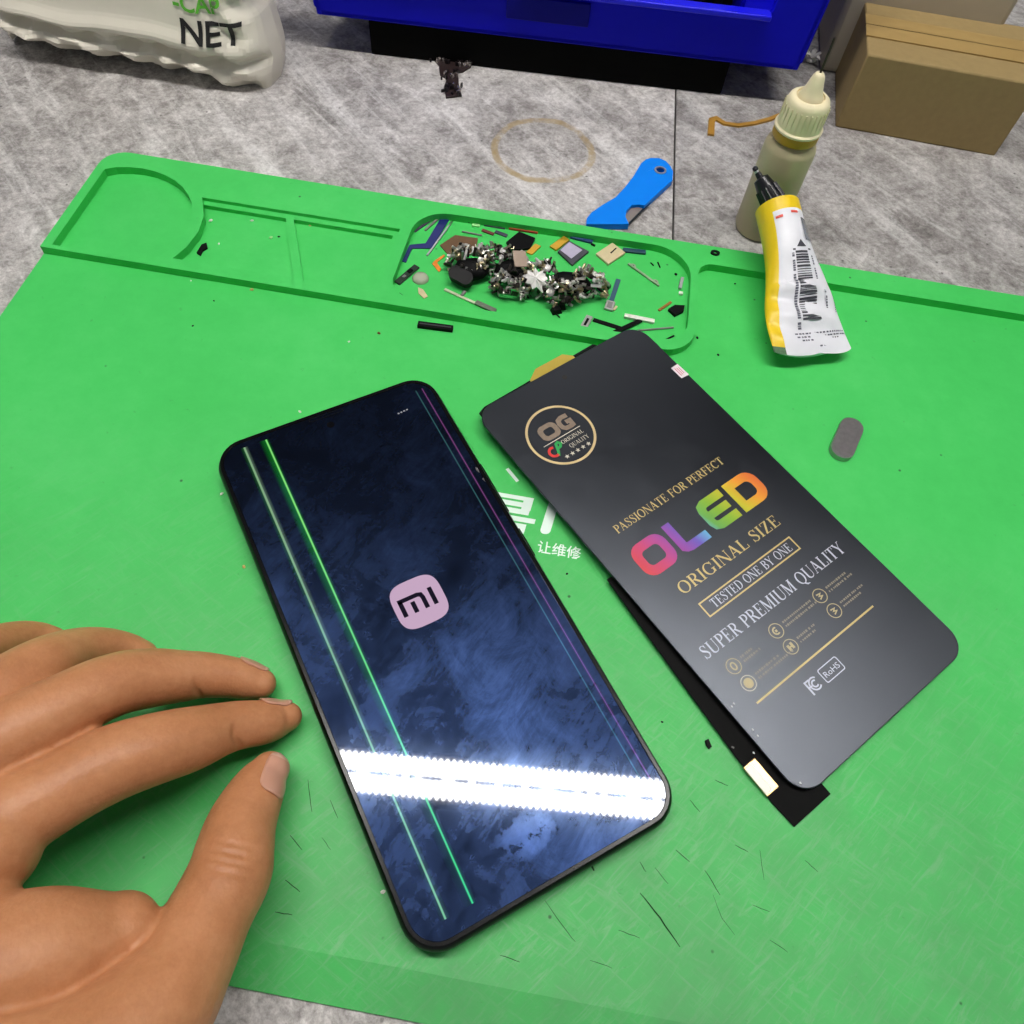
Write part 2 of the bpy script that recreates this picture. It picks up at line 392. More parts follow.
lo_a = [(p[0], min(p[1], .2520)) for p in arcp] + [(-.1252, .2520), (-.1112, .2182), (arcp[0][0], .2175)]
lo_b = [(-.1218, .2520), (-.0790, .2520), (-.0790, .2185), (-.1072, .2185)]
circ = ring(cc[0], cc[1], R0, R0, 36)
# keep the round pocket inside the left edge of the mat
circ = [(max(x, XL + .004), y) for x, y in circ]
circ = [p for i, p in enumerate(circ) if i == 0 or (Vector(p) - Vector(circ[i - 1])).length > 1e-5]
circ = [(x, min(max(y, YF + .002), YT - .004)) for x, y in circ]
mb.holed(outer, [tray, up_hole, circ], .0019, RZ)
mb.holed(outer, [tray, lo_a, lo_b, circ], 0.00002, .0019)
# knife cuts left in the surface by use
mb.cur = 1
random.seed(11)
def cut(px, w=.00028):
    pts = [at(*p, .00004) for p in px]; q = []
    for i in range(len(pts) - 1):
        for k in range(4): q.append(pts[i].lerp(pts[i + 1], k / 4))
    q.append(pts[-1]); q = [(p.x + U(-1, 1) * .00008, p.y + U(-1, 1) * .00008) for p in q]
    mb.stroke(q, [w * (.35 + .65 * math.sin(math.pi * min(1, (i + .5) / len(q)))) for i in range(len(q))], .00005)
for p in [[(640, 893), (660, 918), (680, 947)], [(545, 900), (562, 925), (575, 942)], [(588, 856), (593, 870)], [(705, 870), (720, 895)], [(713, 895), (722, 918), (735, 935)],
          [(752, 905), (770, 912)], [(760, 850), (764, 880)], [(618, 930), (640, 938)], [(700, 690), (705, 703)], [(640, 862), (646, 872)], [(308, 780), (312, 812)],
          [(322, 838), (331, 850)], [(290, 835), (302, 850)], [(285, 880), (300, 892)], [(275, 912), (292, 915)], [(330, 800), (338, 818)], [(690, 800), (700, 812)], [(735, 845), (748, 852)],
          [(500, 955), (520, 962)], [(770, 940), (788, 952)], [(676, 850), (690, 862)], [(590, 960), (612, 968)], [(805, 860), (818, 872)], [(715, 780), (728, 786)], [(655, 868), (668, 884)]]:
    cut(p, U(.00012, .00026))
cut([(640, 893), (660, 918), (680, 947)], .0004); cut([(586, 852), (594, 871)], .0007)
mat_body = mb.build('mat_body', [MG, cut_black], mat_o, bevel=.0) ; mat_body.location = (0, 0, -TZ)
# printed characters in the middle of the mat, half hidden
mb = MB(); z = .00006
def para(x0, x1, y0, y1, sl=.10, r=.0):
    f = lambda x, y: (x + (y - 127) * sl, y)
    mb.add([(f(x, y)[0] * mm, y * mm, z) for x, y in ((x0, y0), (x1, y0), (x1, y1), (x0, y1))], [(0, 1, 2, 3)])
para(-18, -2.6, 135.7, 137.3); para(-18, -5.6, 133.0, 134.9); para(-18, -2.8, 130.2, 132.2); para(-5.8, -2.6, 132.0, 136.0)
para(-20, .0, 127.3, 129.2); para(-7.4, -2.5, 123.0, 126.6); para(-17, -12, 123.0, 126.6)
mb.prism([(x + (y - .127) * .12, y) for x, y in rrect(.0034, .0135, .0015, 4, .0042, .1310)], z - .00003, z)
mb.stroke([(-.0127, .1475), (-.0082, .1430)], .0012, z)
o = mb.build('printed_lettering', white_ink, mat_o); o.location = (0, 0, -TZ); o['label'] = 'white printed lettering on the mat'
mb = MB(); sans('让维修', .0049, mb, .0022, .1174, z, bold=.012); mb.box((.0150, .1173, z), (.0014, .0005, .00002))
o = mb.build('printed_slogan', white_ink, mat_o); o.location = (0, 0, -TZ); o['label'] = 'small white printed characters on the mat'
# ================================================================== PHONE WITH FAULTY SCREEN
_p = Matrix.Rotation(-.64863, 4, 'Z') @ (at(522, 838, .0083) - Vector((-.0290, .0863, 0))); SMU, SMV = _p.x, _p.y
def screen_material():
    g = NG('phone_screen_glass')
    g.b.inputs['Base Color'].default_value = (.0012, .0020, .0048, 1); g.b.inputs['Roughness'].default_value = .025; g.b.inputs['IOR'].default_value = 1.5
    # skin grease smeared over the glass scatters light in a wide lobe
    a = g.noise(70, 6, .72, dist=.6); b = g.noise(1, 6, .7, g.mapping(rot=(0, 0, .5), sc=(60, 320, 1)), 1.2); c = g.noise(22, 4, .6)
    f = g.math('ADD', g.math('MULTIPLY', a, .45), g.math('ADD', g.math('MULTIPLY', b, .2), g.math('MULTIPLY', c, .35)))
    fac = g.ramp(f, [(.36, g1(.006)), (.46, g1(.022)), (.54, g1(.052)), (.62, g1(.092)), (.72, g1(.16))])
    gl_ = g.n('BsdfGlossy', distribution='BECKMANN'); gl_.inputs['Color'].default_value = (.20, .37, 1.0, 1); gl_.inputs['Roughness'].default_value = .36
    g2 = g.n('BsdfGlossy', distribution='BECKMANN'); g2.inputs['Color'].default_value = (.40, .58, 1.0, 1); g2.inputs['Roughness'].default_value = .12
    ms0 = g.n('MixShader'); ms0.inputs[0].default_value = .30; g.l(gl_.outputs[0], ms0.inputs[1]); g.l(g2.outputs[0], ms0.inputs[2])
    # one dried smear near the lower edge
    X = g.sep(); ex = g.math('DIVIDE', g.math('SUBTRACT', X[0], SMU), .0120); ey = g.math('DIVIDE', g.math('SUBTRACT', X[1], SMV), .0075)
    d2 = g.math('ADD', g.math('MULTIPLY', ex, ex), g.math('MULTIPLY', ey, ey)); hole = g.ramp(g.noise(330, 4, .6), [(.44, g1(0)), (.5, g1(1))])
    edge = g.math('SUBTRACT', 1.35, g.math('ADD', d2, g.math('MULTIPLY', g.noise(120, 5, .65), 1.5)), clamp=True)
    sm_ = g.math('MULTIPLY', g.ramp(edge, [(.02, g1(0)), (.35, g1(.05)), (.8, g1(.085))]), hole)
    fac = g.math('ADD', fac, sm_, clamp=True)
    ms = g.n('MixShader'); g.l(fac, ms.inputs[0]); g.l(g.b.outputs[0], ms.inputs[1]); g.l(ms0.outputs[0], ms.inputs[2]); g.l(ms.outputs[0], g.out.inputs['Surface'])
    return g.m
def display_emit(name, stops, half, strength=1.0, low=None):
    """light given off by the lit pixels, across the width of the line (object x)"""
    g = NG(name); X = g.sep()[0]; f = g.math('MULTIPLY_ADD', X, .5 / half, .5)
    col = g.ramp(f, stops)
    if low: col = g.mix(g.math('MULTIPLY_ADD', g.sep()[1], -8.0, .35, clamp=True), col, g.ramp(f, low))
    e_ = g.n('Emission'); g.l(col, e_.inputs['Color']); e_.inputs['Strength'].default_value = strength
    t_ = g.n('BsdfTransparent'); ad = g.n('AddShader'); g.l(e_.outputs[0], ad.inputs[0]); g.l(t_.outputs[0], ad.inputs[1]); g.l(ad.outputs[0], g.out.inputs['Surface'])
    return g.m
phone = empty('smartphone', (-.0285, .0867, .0002), .64863, 'black smartphone with glowing green lines and a lit logo on its smeared screen', 'phone')
PW, PH, PT = .0795, .1680, .0083
body_m = pm('phone_body_black', (8, 8, 9), .3, noise=.1, spec=.22)
m = MB(); prof = [(0.0022, 0.0), (.0008, .0009), (0, .0026), (0, .0058), (.0005, .0072), (.0013, .0080), (.0019, .0081)]
rings_ = [rrect(PW - 2 * i, PH - 2 * i, .0100 - i, 8) for i, z in prof]; n = len(rings_[0]); vs = [(x, y, prof[k][1]) for k in range(len(prof)) for x, y in rings_[k]]
fs = [tuple(range(n - 1, -1, -1)), tuple(range((len(prof) - 1) * n, len(prof) * n))]
for k in range(len(prof) - 1): fs += [(k * n + i, k * n + (i + 1) % n, (k + 1) * n + (i + 1) % n, (k + 1) * n + i) for i in range(n)]
m.add(vs, fs); m.build('frame', body_m, phone, smooth=True, angle=60)
m = MB().holed(rrect(PW - .0022, PH - .0022, .0090), [rrect(PW - .0046, PH - .0046, .0078)], .0080, .0086); m.build('bezel_ring', pm('bezel_edge', (7, 7, 8), .22, noise=.1, spec=.25), phone, bevel=.00015, bseg=2)
SM = screen_material()
m = MB().prism(rrect(PW - .0036, PH - .0036, .0082), .0078, .0083); m.build('screen', SM, phone)
ZS = .00835
def strip(name, u, v0, v1, half, mat, label):
    m = MB().box((0, (v0 + v1) / 2, 0), (half * 2, v1 - v0, .00002)); o = m.build(name, mat, phone); o.location = (u, 0, ZS); o['label'] = label; return o
K = (.0, .0, .0, 1)
strip('display_line', -.0292, -.0775, .0795, .0013, display_emit('line_pale_green', [(0, K), (.15, (.001, .012, .001, 1)), (.36, (.004, .028, .006, 1)), (.43, (.10, .19, .085, 1)), (.58, (.11, .19, .10, 1)), (.68, (.03, .05, .03, 1)), (1, K)], .0013, 1.0, [(0, K), (.38, (.002, .012, .006, 1)), (.45, (.10, .27, .13, 1)), (.56, (.10, .27, .13, 1)), (.63, (.005, .02, .012, 1)), (1, K)]), 'pale green glowing line at the left of the screen')
strip('display_line', -.0224, -.0775, .0795, .0017, display_emit('line_green', [(0, K), (.12, (.0, .010, .0, 1)), (.35, (.0, .034, .0, 1)), (.52, (.0, .048, .002, 1)), (.60, (.005, .065, .004, 1)), (.66, (.10, .36, .07, 1)), (.75, (.10, .34, .08, 1)), (.82, (.0, .03, .0, 1)), (1, K)], .0017, 1.0, [(0, K), (.52, (.0, .003, .001, 1)), (.62, (.0, .022, .010, 1)), (.67, (.02, .34, .12, 1)), (.74, (.02, .34, .12, 1)), (.80, (.0, .02, .01, 1)), (1, K)]), 'bright green glowing double line')
strip('display_line', .0347, -.0735, .0775, .0005, display_emit('line_purple', [(0, K), (.35, (.05, .01, .05, 1)), (.5, (.26, .08, .25, 1)), (.65, (.05, .01, .05, 1)), (1, K)], .0005, .45), 'thin purple glowing line along the right side of the screen')
strip('display_line', .0323, -.0735, .0775, .0003, display_emit('line_dim_teal', [(0, K), (.5, (.02, .07, .07, 1)), (1, K)], .0003, .8), 'very dim teal line beside the purple one')
lit = NG('logo_lit_pink'); lit.b.inputs['Base Color'].default_value = (.01, .01, .01, 1); lit.b.inputs['Emission Color'].default_value = lin((200, 168, 196)); lit.b.inputs['Emission Strength'].default_value = .95; lit.b.inputs['Roughness'].default_value = .08
sq = []
for i in range(48):
    a = 2 * math.pi * i / 48; c, s = math.cos(a), math.sin(a); e = .56
    sq.append((.0079 * math.copysign(abs(c) ** e, c), .0079 * math.copysign(abs(s) ** e, s)))
logo = MB().prism(sq, -.00002, .00002).build('boot_logo', lit.m, phone); logo.location = (0, .0030, ZS); logo['label'] = 'pale pink rounded square logo lit on the screen'
m = MB(); h = .0030; s_ = .00140
m.stroke([(-.0052, -h), (-.0052, h - s_ / 2), (-.0052, h - s_ / 2 + 1e-6), (-.0006, h - s_ / 2)][0:2], s_); 
m.stroke([(-.0059, h - s_ / 2), (.0004, h - s_ / 2), (.0015, h - s_ * .75), (.0018, h - s_ * 1.6), (.0018, -h)], s_)
m.stroke([(-.0017, -h), (-.0017, .0008)], s_); m.stroke([(.0047, -h), (.0047, h)], s_)
o = m.build('logo_letters', pm('logo_dark', (22, 18, 34), .1), logo); o.location = (-.0002, 0, .00004); o['label'] = 'dark letters in the lit logo'
m = MB().prism(ring(0, .0762, .0013, .0013, 20), 0, .00002); m.prism(ring(0, .0762, .0007, .0007, 16), .00002, .00003); o = m.build('camera_hole', pm('lens_black', (8, 8, 12), .05, coat=1), phone); o.location = (0, 0, ZS)
m = MB()
for k in range(4): m.box((.0228 + k * .0011, .0708 + .0001 * k, 0), (.00065, .0005, .00002))
o = m.build('status_icon', display_emit('icons_dim', [(0, (.2, .2, .22, 1)), (1, (.25, .25, .27, 1))], .05, .7), phone); o.location = (0, 0, ZS); o['label'] = 'row of tiny dim marks near the top right of the screen'
m = MB().holed(rrect(.0125, .0014, .0006, 4, 0, .0806), [rrect(.0119, .0009, .0004, 4, 0, .0806)], 0, .00003); o = m.build('earpiece_slot', body_m, phone); o.location = (0, 0, .00835)
m = MB()
m.box((PW / 2 + .0001, .031, .0045), (.0008, .021, .0024)); m.build('volume_button', body_m, phone, bevel=.0003)
m = MB(); m.box((PW / 2 + .0001, .008, .0045), (.0008, .011, .0024)); m.build('power_button', body_m, phone, bevel=.0003)
m = MB(); m.prism([(.0366, .0300), (.0372, .0285), (.0374, .0305), (.0369, .0312)], .0084, .00855); m.prism([(.0369, .026), (.0373, .0245), (.0374, .0262)], .0084, .00855)
o = m.build('chipped_edge', pm('chip_pale', (92, 90, 92), .5), phone); o['label'] = 'pale chipped spot on the right edge'; o.location.y = .008

# ================================================================== SPARE OLED PANEL
panel = empty('display_panel', (.05658, .13639, 0), .80429, 'loose black spare screen with gold and rainbow printing lying right of the phone', 'spare screen')
ZP = .0030
panel.rotation_euler = (.0227, 0, .80429); panel.location.z = .0018      # its top edge rests on the raised rim of the mat
def film_material():
    g = NG('panel_film'); d = g.n('BsdfDiffuse'); d.inputs['Color'].default_value = (.0045, .0045, .006, 1)
    gl_ = g.n('BsdfGlossy', distribution='BECKMANN'); gl_.inputs['Color'].default_value = (.80, .87, 1.0, 1)
    g.l(g.ramp(g.noise(120, 6, .7), [(.3, g1(.355)), (.7, g1(.385))]), gl_.inputs['Roughness'])
    lw = g.n('Fresnel'); lw.inputs['IOR'].default_value = 1.80
    ms = g.n('MixShader'); g.l(lw.outputs[0], ms.inputs[0]); g.l(d.outputs[0], ms.inputs[1]); g.l(gl_.outputs[0], ms.inputs[2]); g.l(ms.outputs[0], g.out.inputs['Surface'])
    return g.m
FM = film_material(); blk = pm('panel_black', (6, 6, 7), .6, noise=.15, spec=.15)
m = MB().prism(rrect(.0774, .1602, .0075), ZP - .0009, ZP); m.build('cover_film', FM, panel, bevel=.00025)
m = MB().prism(rrect(.0756, .1585, .007), ZP - .0020, ZP - .0009); m.build('back_plate', blk, panel)
m = MB().prism([(-.0362, .060), (-.0362, .0802), (-.033, .0815), (.0190, .0828), (.0215, .0800), (.0225, .060)], .0003, ZP - .0020); m.build('top_bracket', pm('bracket_black', (8, 9, 8), .6, spec=.2, bump=.6, bscale=900), panel, bevel=.0003)
m = MB(); m.prism([(-.0300, -.084), (-.0452, -.0838), (-.0457, -.076), (-.0452, -.060), (-.0415, -.014), (-.0400, .004), (-.030, .004)], .0004, .0007); m.box((0, -.04, .0007), (.06, .05, .0007)); fx = m.build('flex_cable', pm('flex_black', (5, 5, 5), .6, noise=.2, spec=.12), panel, bevel=.0001, bseg=1)
m = MB(); m.box((-.0435, -.0687, .0011), (.0047, .0098, .0009)); m.build('flex_connector', pm('connector_gold', (222, 178, 120), .3, .75), fx, bevel=.0002)['label'] = 'shiny gold connector on the black flex cable'
m = MB(); m.box((-.0446, -.0688, .0016), (.0026, .0086, .0002)); m.build('connector_pins', pm('connector_white', (250, 238, 225), .35, noise=.05), fx)['label'] = 'whitish contact face of the connector'
m = MB()
for k in range(1): m.box((-.0440, -.058, .00072), (.0005, .0008, .0001), .5)
m.build('flex_speck', pm('speck_grey', (120, 118, 116), .6), fx)
m = MB(); m.prism([(-.0125, .076), (.0092, .076), (.0090, .0822), (.0060, .0850), (-.0070, .0850), (-.0120, .0818)], ZP - .0024, ZP - .0019); o = m.build('pull_tab', pm('tab_amber', (206, 178, 70), .35, noise=.1, trans=.25), panel); o['label'] = 'translucent amber film tab at the top edge'
m = MB(); m.prism([(.0351, .0560), (.0386, .0562), (.0388, .0500), (.0352, .0502)], ZP + .00002, ZP + .00012); st = m.build('tamper_sticker', pm('sticker_white', (235, 220, 224), .6, noise=.04), panel); st['label'] = 'tiny white sticker with red marks on the right edge'
m = MB()
for k in range(3): m.box((.0361 + k * .0008, .0531, ZP + .00015), (.0003, .0040 - .0004 * k, .00002))
m.build('sticker_mark', pm('mark_red', (205, 110, 130), .6), st)
m = MB(); m.prism(ring(-.0014, .0748, .0010, .0010, 16), ZP, ZP + .00003); m.build('camera_hole', pm('hole_grey', (48, 46, 44), .3), panel)
gold = pm('print_gold', (205, 184, 122), .42, .15, noise=.12, nscale=900); silver = pm('print_silver', (196, 200, 214), .42, .1, noise=.06, nscale=900); pewter = pm('print_pale_gold', (205, 200, 182), .42, .1, noise=.08)
zt = ZP + .00006
def ptext(name, body, x, y, w, cap, mat, parent=panel, label=None):
    o = serif(body, x * mm, y * mm, w * mm, cap * mm, MB(), zt).build(name, mat, parent)
    if label: o['label'] = label
    return o
ptext('slogan_text', 'PASSIONATE FOR PERFECT', -27.4, 13.8, 49.7, 3.1, gold, label='gold printed slogan')
ptext('size_text', 'ORIGINAL SIZE', -24.3, -14.8, 45.6, 4.2, gold, label='gold printed words below the rainbow letters')
bx = ptext('boxed_text', 'TESTED ONE BY ONE', -19.0, -23.9, 36.4, 3.1, silver, label='silver words inside a gold outline box')
m = MB().holed([(-.0226, -.0252), (.0198, -.0252), (.0198, -.0196), (-.0226, -.0196)], [[(-.0221, -.0247), (.0193, -.0247), (.0193, -.0201), (-.0221, -.0201)]], zt - .00003, zt); m.build('box_outline', gold, bx)
ptext('quality_text', 'SUPER PREMIUM QUALITY', -33.0, -34.6, 65.0, 4.3, silver, label='silver printed words across the panel')
# rainbow letters
g = NG('print_rainbow'); X = g.sep(); f = g.math('MULTIPLY_ADD', g.math('ADD', X[0], g.math('MULTIPLY', X[1], .25)), 1 / .060, .5)
g.l(g.ramp(f, [(0.0, lin((214, 58, 62))), (.13, lin((196, 58, 112))), (.27, lin((152, 66, 160))), (.37, lin((104, 84, 184))), (.455, lin((96, 172, 208))), (.53, lin((100, 168, 70))), (.63, lin((130, 174, 28))), (.75, lin((196, 186, 26))), (.86, lin((226, 148, 28))), (1.0, lin((214, 78, 36)))]), g.b.inputs['Base Color']); g.b.inputs['Roughness'].default_value = .5
m = MB(); B, Tp = -4.9, 7.6; W = 3.3; hw = W / 2
def st(p, w=W, close=False): m.stroke([(x * mm, y * mm) for x, y in p], w * mm, zt, close)
def rr(x0, x1, y0, y1, r, corners='1111'):
    pts = []
    for c, (cx, cy, a0) in zip(corners, ((x1 - r, y1 - r, 0), (x0 + r, y1 - r, 90), (x0 + r, y0 + r, 180), (x1 - r, y0 + r, 270))):
        if c == '1': pts += ring(cx, cy, r, r, 5, a0, a0 + 90)
        else: pts.append({0: (x1, y1), 90: (x0, y1), 180: (x0, y0), 270: (x1, y0)}[a0])
    return pts
def hollow(x0, x1, r, corners='1111'):
    m.holed([(x * mm, y * mm) for x, y in rr(x0, x1, B, Tp, r, corners)], [[(x * mm, y * mm) for x, y in rr(x0 + W, x1 - W, B + W, Tp - W, max(.6, r - W * .75), corners)]], zt - .00003, zt)
hollow(-29.4, -15.6, 4.2)
st([(-12.3, Tp), (-12.3, B + 2.6), (-11.6, B + hw + .35), (-10.2, B + hw), (-2.2, B + hw)])
st([(12.4, Tp - hw), (4.0, Tp - hw), (2.4, Tp - hw - .7), (1.85, Tp - hw - 2.2), (1.85, B + hw + 2.2), (2.4, B + hw + .7), (4.0, B + hw), (12.4, B + hw)], 3.2); st([(3.0, 1.35), (11.8, 1.35)], 2.9)
hollow(14.3, 27.4, 4.6, '1001')
m.build('title_text', g.m, panel)['label'] = 'large rainbow coloured printed letters'
# round badge
BC = (-18.5, 55.5)
m = MB().holed(ring(BC[0] * mm, BC[1] * mm, .0126, .0126, 64), [ring(BC[0] * mm, BC[1] * mm, .0117, .0117, 64)], zt - .00003, zt); bd = m.build('badge', pm('badge_gold', (214, 190, 140), .4, .2, noise=.1), panel); bd['label'] = 'round gold outlined badge near the top left of the spare screen'
bronze = pm('badge_bronze', (140, 124, 108), .4, .3, noise=.25, nscale=700)
m = MB(); w = .0018
def rp(cx, cy, a, b, r, **k): return [(x * mm, y * mm) for x, y in rr(cx - a, cx + a, cy - b, cy + b, r)]
m.holed(rp(-21.2, 58.8, 3.9, 3.3, 2.4), [rp(-21.2, 58.8, 2.0, 1.5, 1.0)], zt - .00003, zt)
m.stroke([(x * mm, y * mm) for x, y in ((-11.6, 61.0), (-14.2, 61.2), (-15.7, 60.6), (-16.2, 59.2), (-16.1, 57.6), (-15.2, 56.6), (-13.4, 56.4), (-12.1, 56.6), (-12.0, 58.6), (-13.8, 58.7))], w, zt)
m.build('badge_letters', bronze, bd)['label'] = 'bronze letters in the badge'
m = MB(); m.stroke([(-.0268, .0546), (-.0105, .0546)], .0003, zt)
serif('ORIGINAL', -.0205, .0518, .0096, .0016, m, zt); serif('QUALITY', -.0190, .0490, .0084, .0016, m, zt)
for k in range(5):
    cx, cy = -.0224 + k * .0024, .0470; sp = [(cx + (.00095 if i % 2 == 0 else .0004) * math.sin(math.pi * i / 5), cy + (.00095 if i % 2 == 0 else .0004) * math.cos(math.pi * i / 5)) for i in range(10)]
    m.prism(sp, zt - .00003, zt)
m.build('badge_caption', pewter, bd)
m = MB(); m.stroke([(x * mm, y * mm) for x, y in ring(-25.1, 51.0, 1.7, 1.8, 12, 60, 300)], .0010, zt); m.build('badge_ribbon', pm('ribbon_red', (205, 50, 44), .5), bd)['label'] = 'red curl in the badge'
m = MB(); m.stroke([(x * mm, y * mm) for x, y in ((-24.6, 48.8), (-23.6, 50.4), (-22.6, 53.2), (-21.6, 53.6), (-20.9, 52.6), (-21.8, 51.6), (-23.0, 51.4))], .0010, zt); m.build('badge_ribbon', pm('ribbon_green', (40, 165, 80), .5), bd)['label'] = 'green curl in the badge'
# six icons with tiny captions
random.seed(3)
for i, (cx, cy, cap) in enumerate(((-27.6, -40.8, (5, 7)), (-27.6, -47.2, (10, 15)), (-8.4, -40.5, (13, 14)), (-8.4, -46.8, (8, 7)), (12.2, -40.5, (9, 11)), (12.2, -46.7, (11, 8)))):
    m = MB().holed(ring(cx * mm, cy * mm, .00250, .00250, 32), [ring(cx * mm, cy * mm, .00222, .00222, 32)], zt - .00003, zt); ic = m.build('icon', pm('icon_gold', (190, 176, 132), .45, noise=.1) if i != 1 else pewter, panel)
    m = MB()
    if i == 0: m.stroke([(x * mm, y * mm) for x, y in ring(cx, cy, .8, 1.2, 14)], .0005, zt, True)
    elif i == 1: m.prism([(x * mm, y * mm) for x, y in ring(cx, cy, 1.6, 1.6, 18)], zt - .00003, zt)
    elif i == 2: m.stroke([(x * mm, y * mm) for x, y in ring(cx, cy, 1.1, 1.1, 10, 60, 300)], .0005, zt); m.box((cx * mm, cy * mm, zt), (.0008, .0008, .00002))
    elif i == 3: m.box(((cx - .7) * mm, (cy - .1) * mm, zt), (.0009, .0021, .00002)); m.box(((cx + .7) * mm, (cy + .1) * mm, zt), (.0009, .0021, .00002)); m.box((cx * mm, cy * mm, zt), (.001, .0005, .00002))
    else: m.stroke([(x * mm, y * mm) for x, y in ((cx - 1, cy + .8), (cx + .6, cy + .6), (cx - .4, cy), (cx + .7, cy - .4), (cx - .8, cy - 1))], .0005, zt)
    m.build('icon_symbol', pm('icon_gold', (190, 176, 132)), ic)
    m = MB()
    for r, ln in enumerate(cap):
        x = cx + 3.6
        while x < cx + 3.6 + ln:
            wl = U(.5, 1.0); m.box(((x + wl / 2) * mm, (cy + .75 - r * 1.5) * mm, zt), (wl * mm * .8, U(.5, .8) * mm, .00002)); x += wl + (.5 if rnd() < .2 else .12)
    m.build('icon_caption', pm('caption_dim', (142, 134, 116), .5), ic)
m = MB(); m.box((-.0030, -.0530, zt), (.0540, .0006, .00003)); m.build('divider_line', gold, panel)
m = MB().holed(rp(-3.4, -59.2, 4.2, 2.4, .7), [rp(-3.4, -59.2, 3.9, 2.1, .5)], zt - .00003, zt); sans('RoHS', .0026, m, -.0066, -.0602, zt, width=.0064); m.build('certification_mark', silver, panel)['label'] = 'small silver mark in a rounded box'
m = MB(); m.stroke([(x * mm, y * mm) for x, y in ring(-10.9, -59.2, 1.9, 1.9, 16, 45, 315)], .0005, zt); m.stroke([(x * mm, y * mm) for x, y in ring(-10.9, -59.2, 1.0, 1.0, 12, 45, 315)], .0005, zt)
m.stroke([(-.0136, -.0616), (-.0136, -.0570)], .0006, zt); m.stroke([(-.0136, -.0573), (-.0118, -.0573)], .0005, zt); m.stroke([(-.0136, -.0592), (-.0122, -.0592)], .0005, zt); m.build('certification_mark', silver, panel)['label'] = 'small silver curled mark'
random.seed(5)
for (px, py) in ((731, 707), (752, 730), (757, 736), (753, 753), (733, 704), (800, 783)):
    q = Matrix.Rotation(-.80429, 4, 'Z') @ (at(px, py, zt) - Vector((.05658, .13639, 0))); MB().ellip((q.x, q.y, zt + .0001), (.0003, .0004, .0001), 6, 4).build('dust_speck', pm('dust_white', (225, 225, 225), .8), panel)
# ================================================================== BLUE PARTS BIN
blue = pm('bin_blue', (11, 11, 196), .42, noise=.12, nscale=40, spec=.15)
navy = pm('bin_label_navy', (6, 7, 128), .5, noise=.1, spec=.15)
pA = Vector((-.1495, .3850)); pB = Vector((.0905, .4005)); bw = (pB - pA).length; brz = math.atan2(pB.y - pA.y, pB.x - pA.x)
pbin = empty('parts_bin', ((pA.x + pB.x) / 2, (pA.y + pB.y) / 2, TZ), brz, 'blue plastic parts bin on a black base at the back of the bench', 'parts bin')
Z0, Z1, BD = .0172, .105, .14; hwid = bw / 2; T = .003
# front wall outline (x, z) with the cut-out pick opening; leaning out slightly at the sides
def front(x, z): return (x, z)
xo0, xo1, zo = .020, .0985, .0400
def wall_xz(m, pts, y0, y1):
    n = len(pts); a = sum(pts[i][0] * pts[(i + 1) % n][1] - pts[(i + 1) % n][0] * pts[i][1] for i in range(n))
    vs = [(x, y0, z) for x, z in pts] + [(x, y1, z) for x, z in pts]
    fs = [tuple(range(n)), tuple(range(2 * n - 1, n - 1, -1))] + [((i + 1) % n, i, n + i, n + (i + 1) % n) for i in range(n)]
    if a < 0: fs = [tuple(reversed(f)) for f in fs]
    m.add(vs, fs)
m = MB(); fl = .006
wall_xz(m, [(-hwid + .003, Z0), (hwid - .003, Z0), (hwid + .001, Z0 + .004), (hwid + fl, Z1), (xo1 + .004, Z1), (xo1, zo + .003), (xo1 - .003, zo), (-.020, zo), (-.024, zo + .004), (-.026, Z1), (-hwid - fl, Z1), (-hwid - .001, Z0 + .004)], 0, T)
m.box((0, BD / 2, Z0 + .0015), (bw - .004, BD, .003)); m.box((0, BD - T / 2, (Z0 + Z1) / 2), (bw + fl, T, Z1 - Z0))
for sx in (-1, 1): wall_xz(m, [(sx * (hwid - T), Z0), (sx * hwid, Z0), (sx * (hwid + fl), Z1), (sx * (hwid + fl - T), Z1)], 0, BD)
m.build('bin_body', blue, pbin, bevel=.0008)
m = MB(); m.box(((xo1 - .020) / 2, -.0006, zo + .0008), (xo1 + .020, .0065, .0026)); m.build('front_lip', pm('bin_blue_light', (18, 18, 225), .35, noise=.1), pbin, bevel=.0006)
for x in (.024, .0855): MB().box((x, .037, Z0 + .026), (.0022, .062, .052)).build('divider', blue, pbin, bevel=.0005)
m = MB(); m.box((-.0060, -.0009, .0320), (.040, .0018, .0105)); m.build('label_recess', navy, pbin, bevel=.0005)['label'] = 'dark blue label plate on the bin front'
m = MB(); m.box((-.055, -.0012, .0430), (.100, .0024, .0030)); m.build('front_ridge', pm('bin_blue_light', (14, 14, 190)), pbin, bevel=.0008)
pl = pm('base_black', (4, 4, 4), .8, noise=.2, spec=.1)
m = MB(); m.box((-.0040, .045, (Z0) / 2), (.182, .087, Z0)); m.build('base', pl, pbin, bevel=.001)
for x, y in ((hwid - .020, .050), (-hwid + .014, .07), (hwid - .020, .12), (-hwid + .014, .12)): MB().box((x, y, Z0 / 2), (.012, .012, Z0)).build('foot', pl, pbin, bevel=.001)
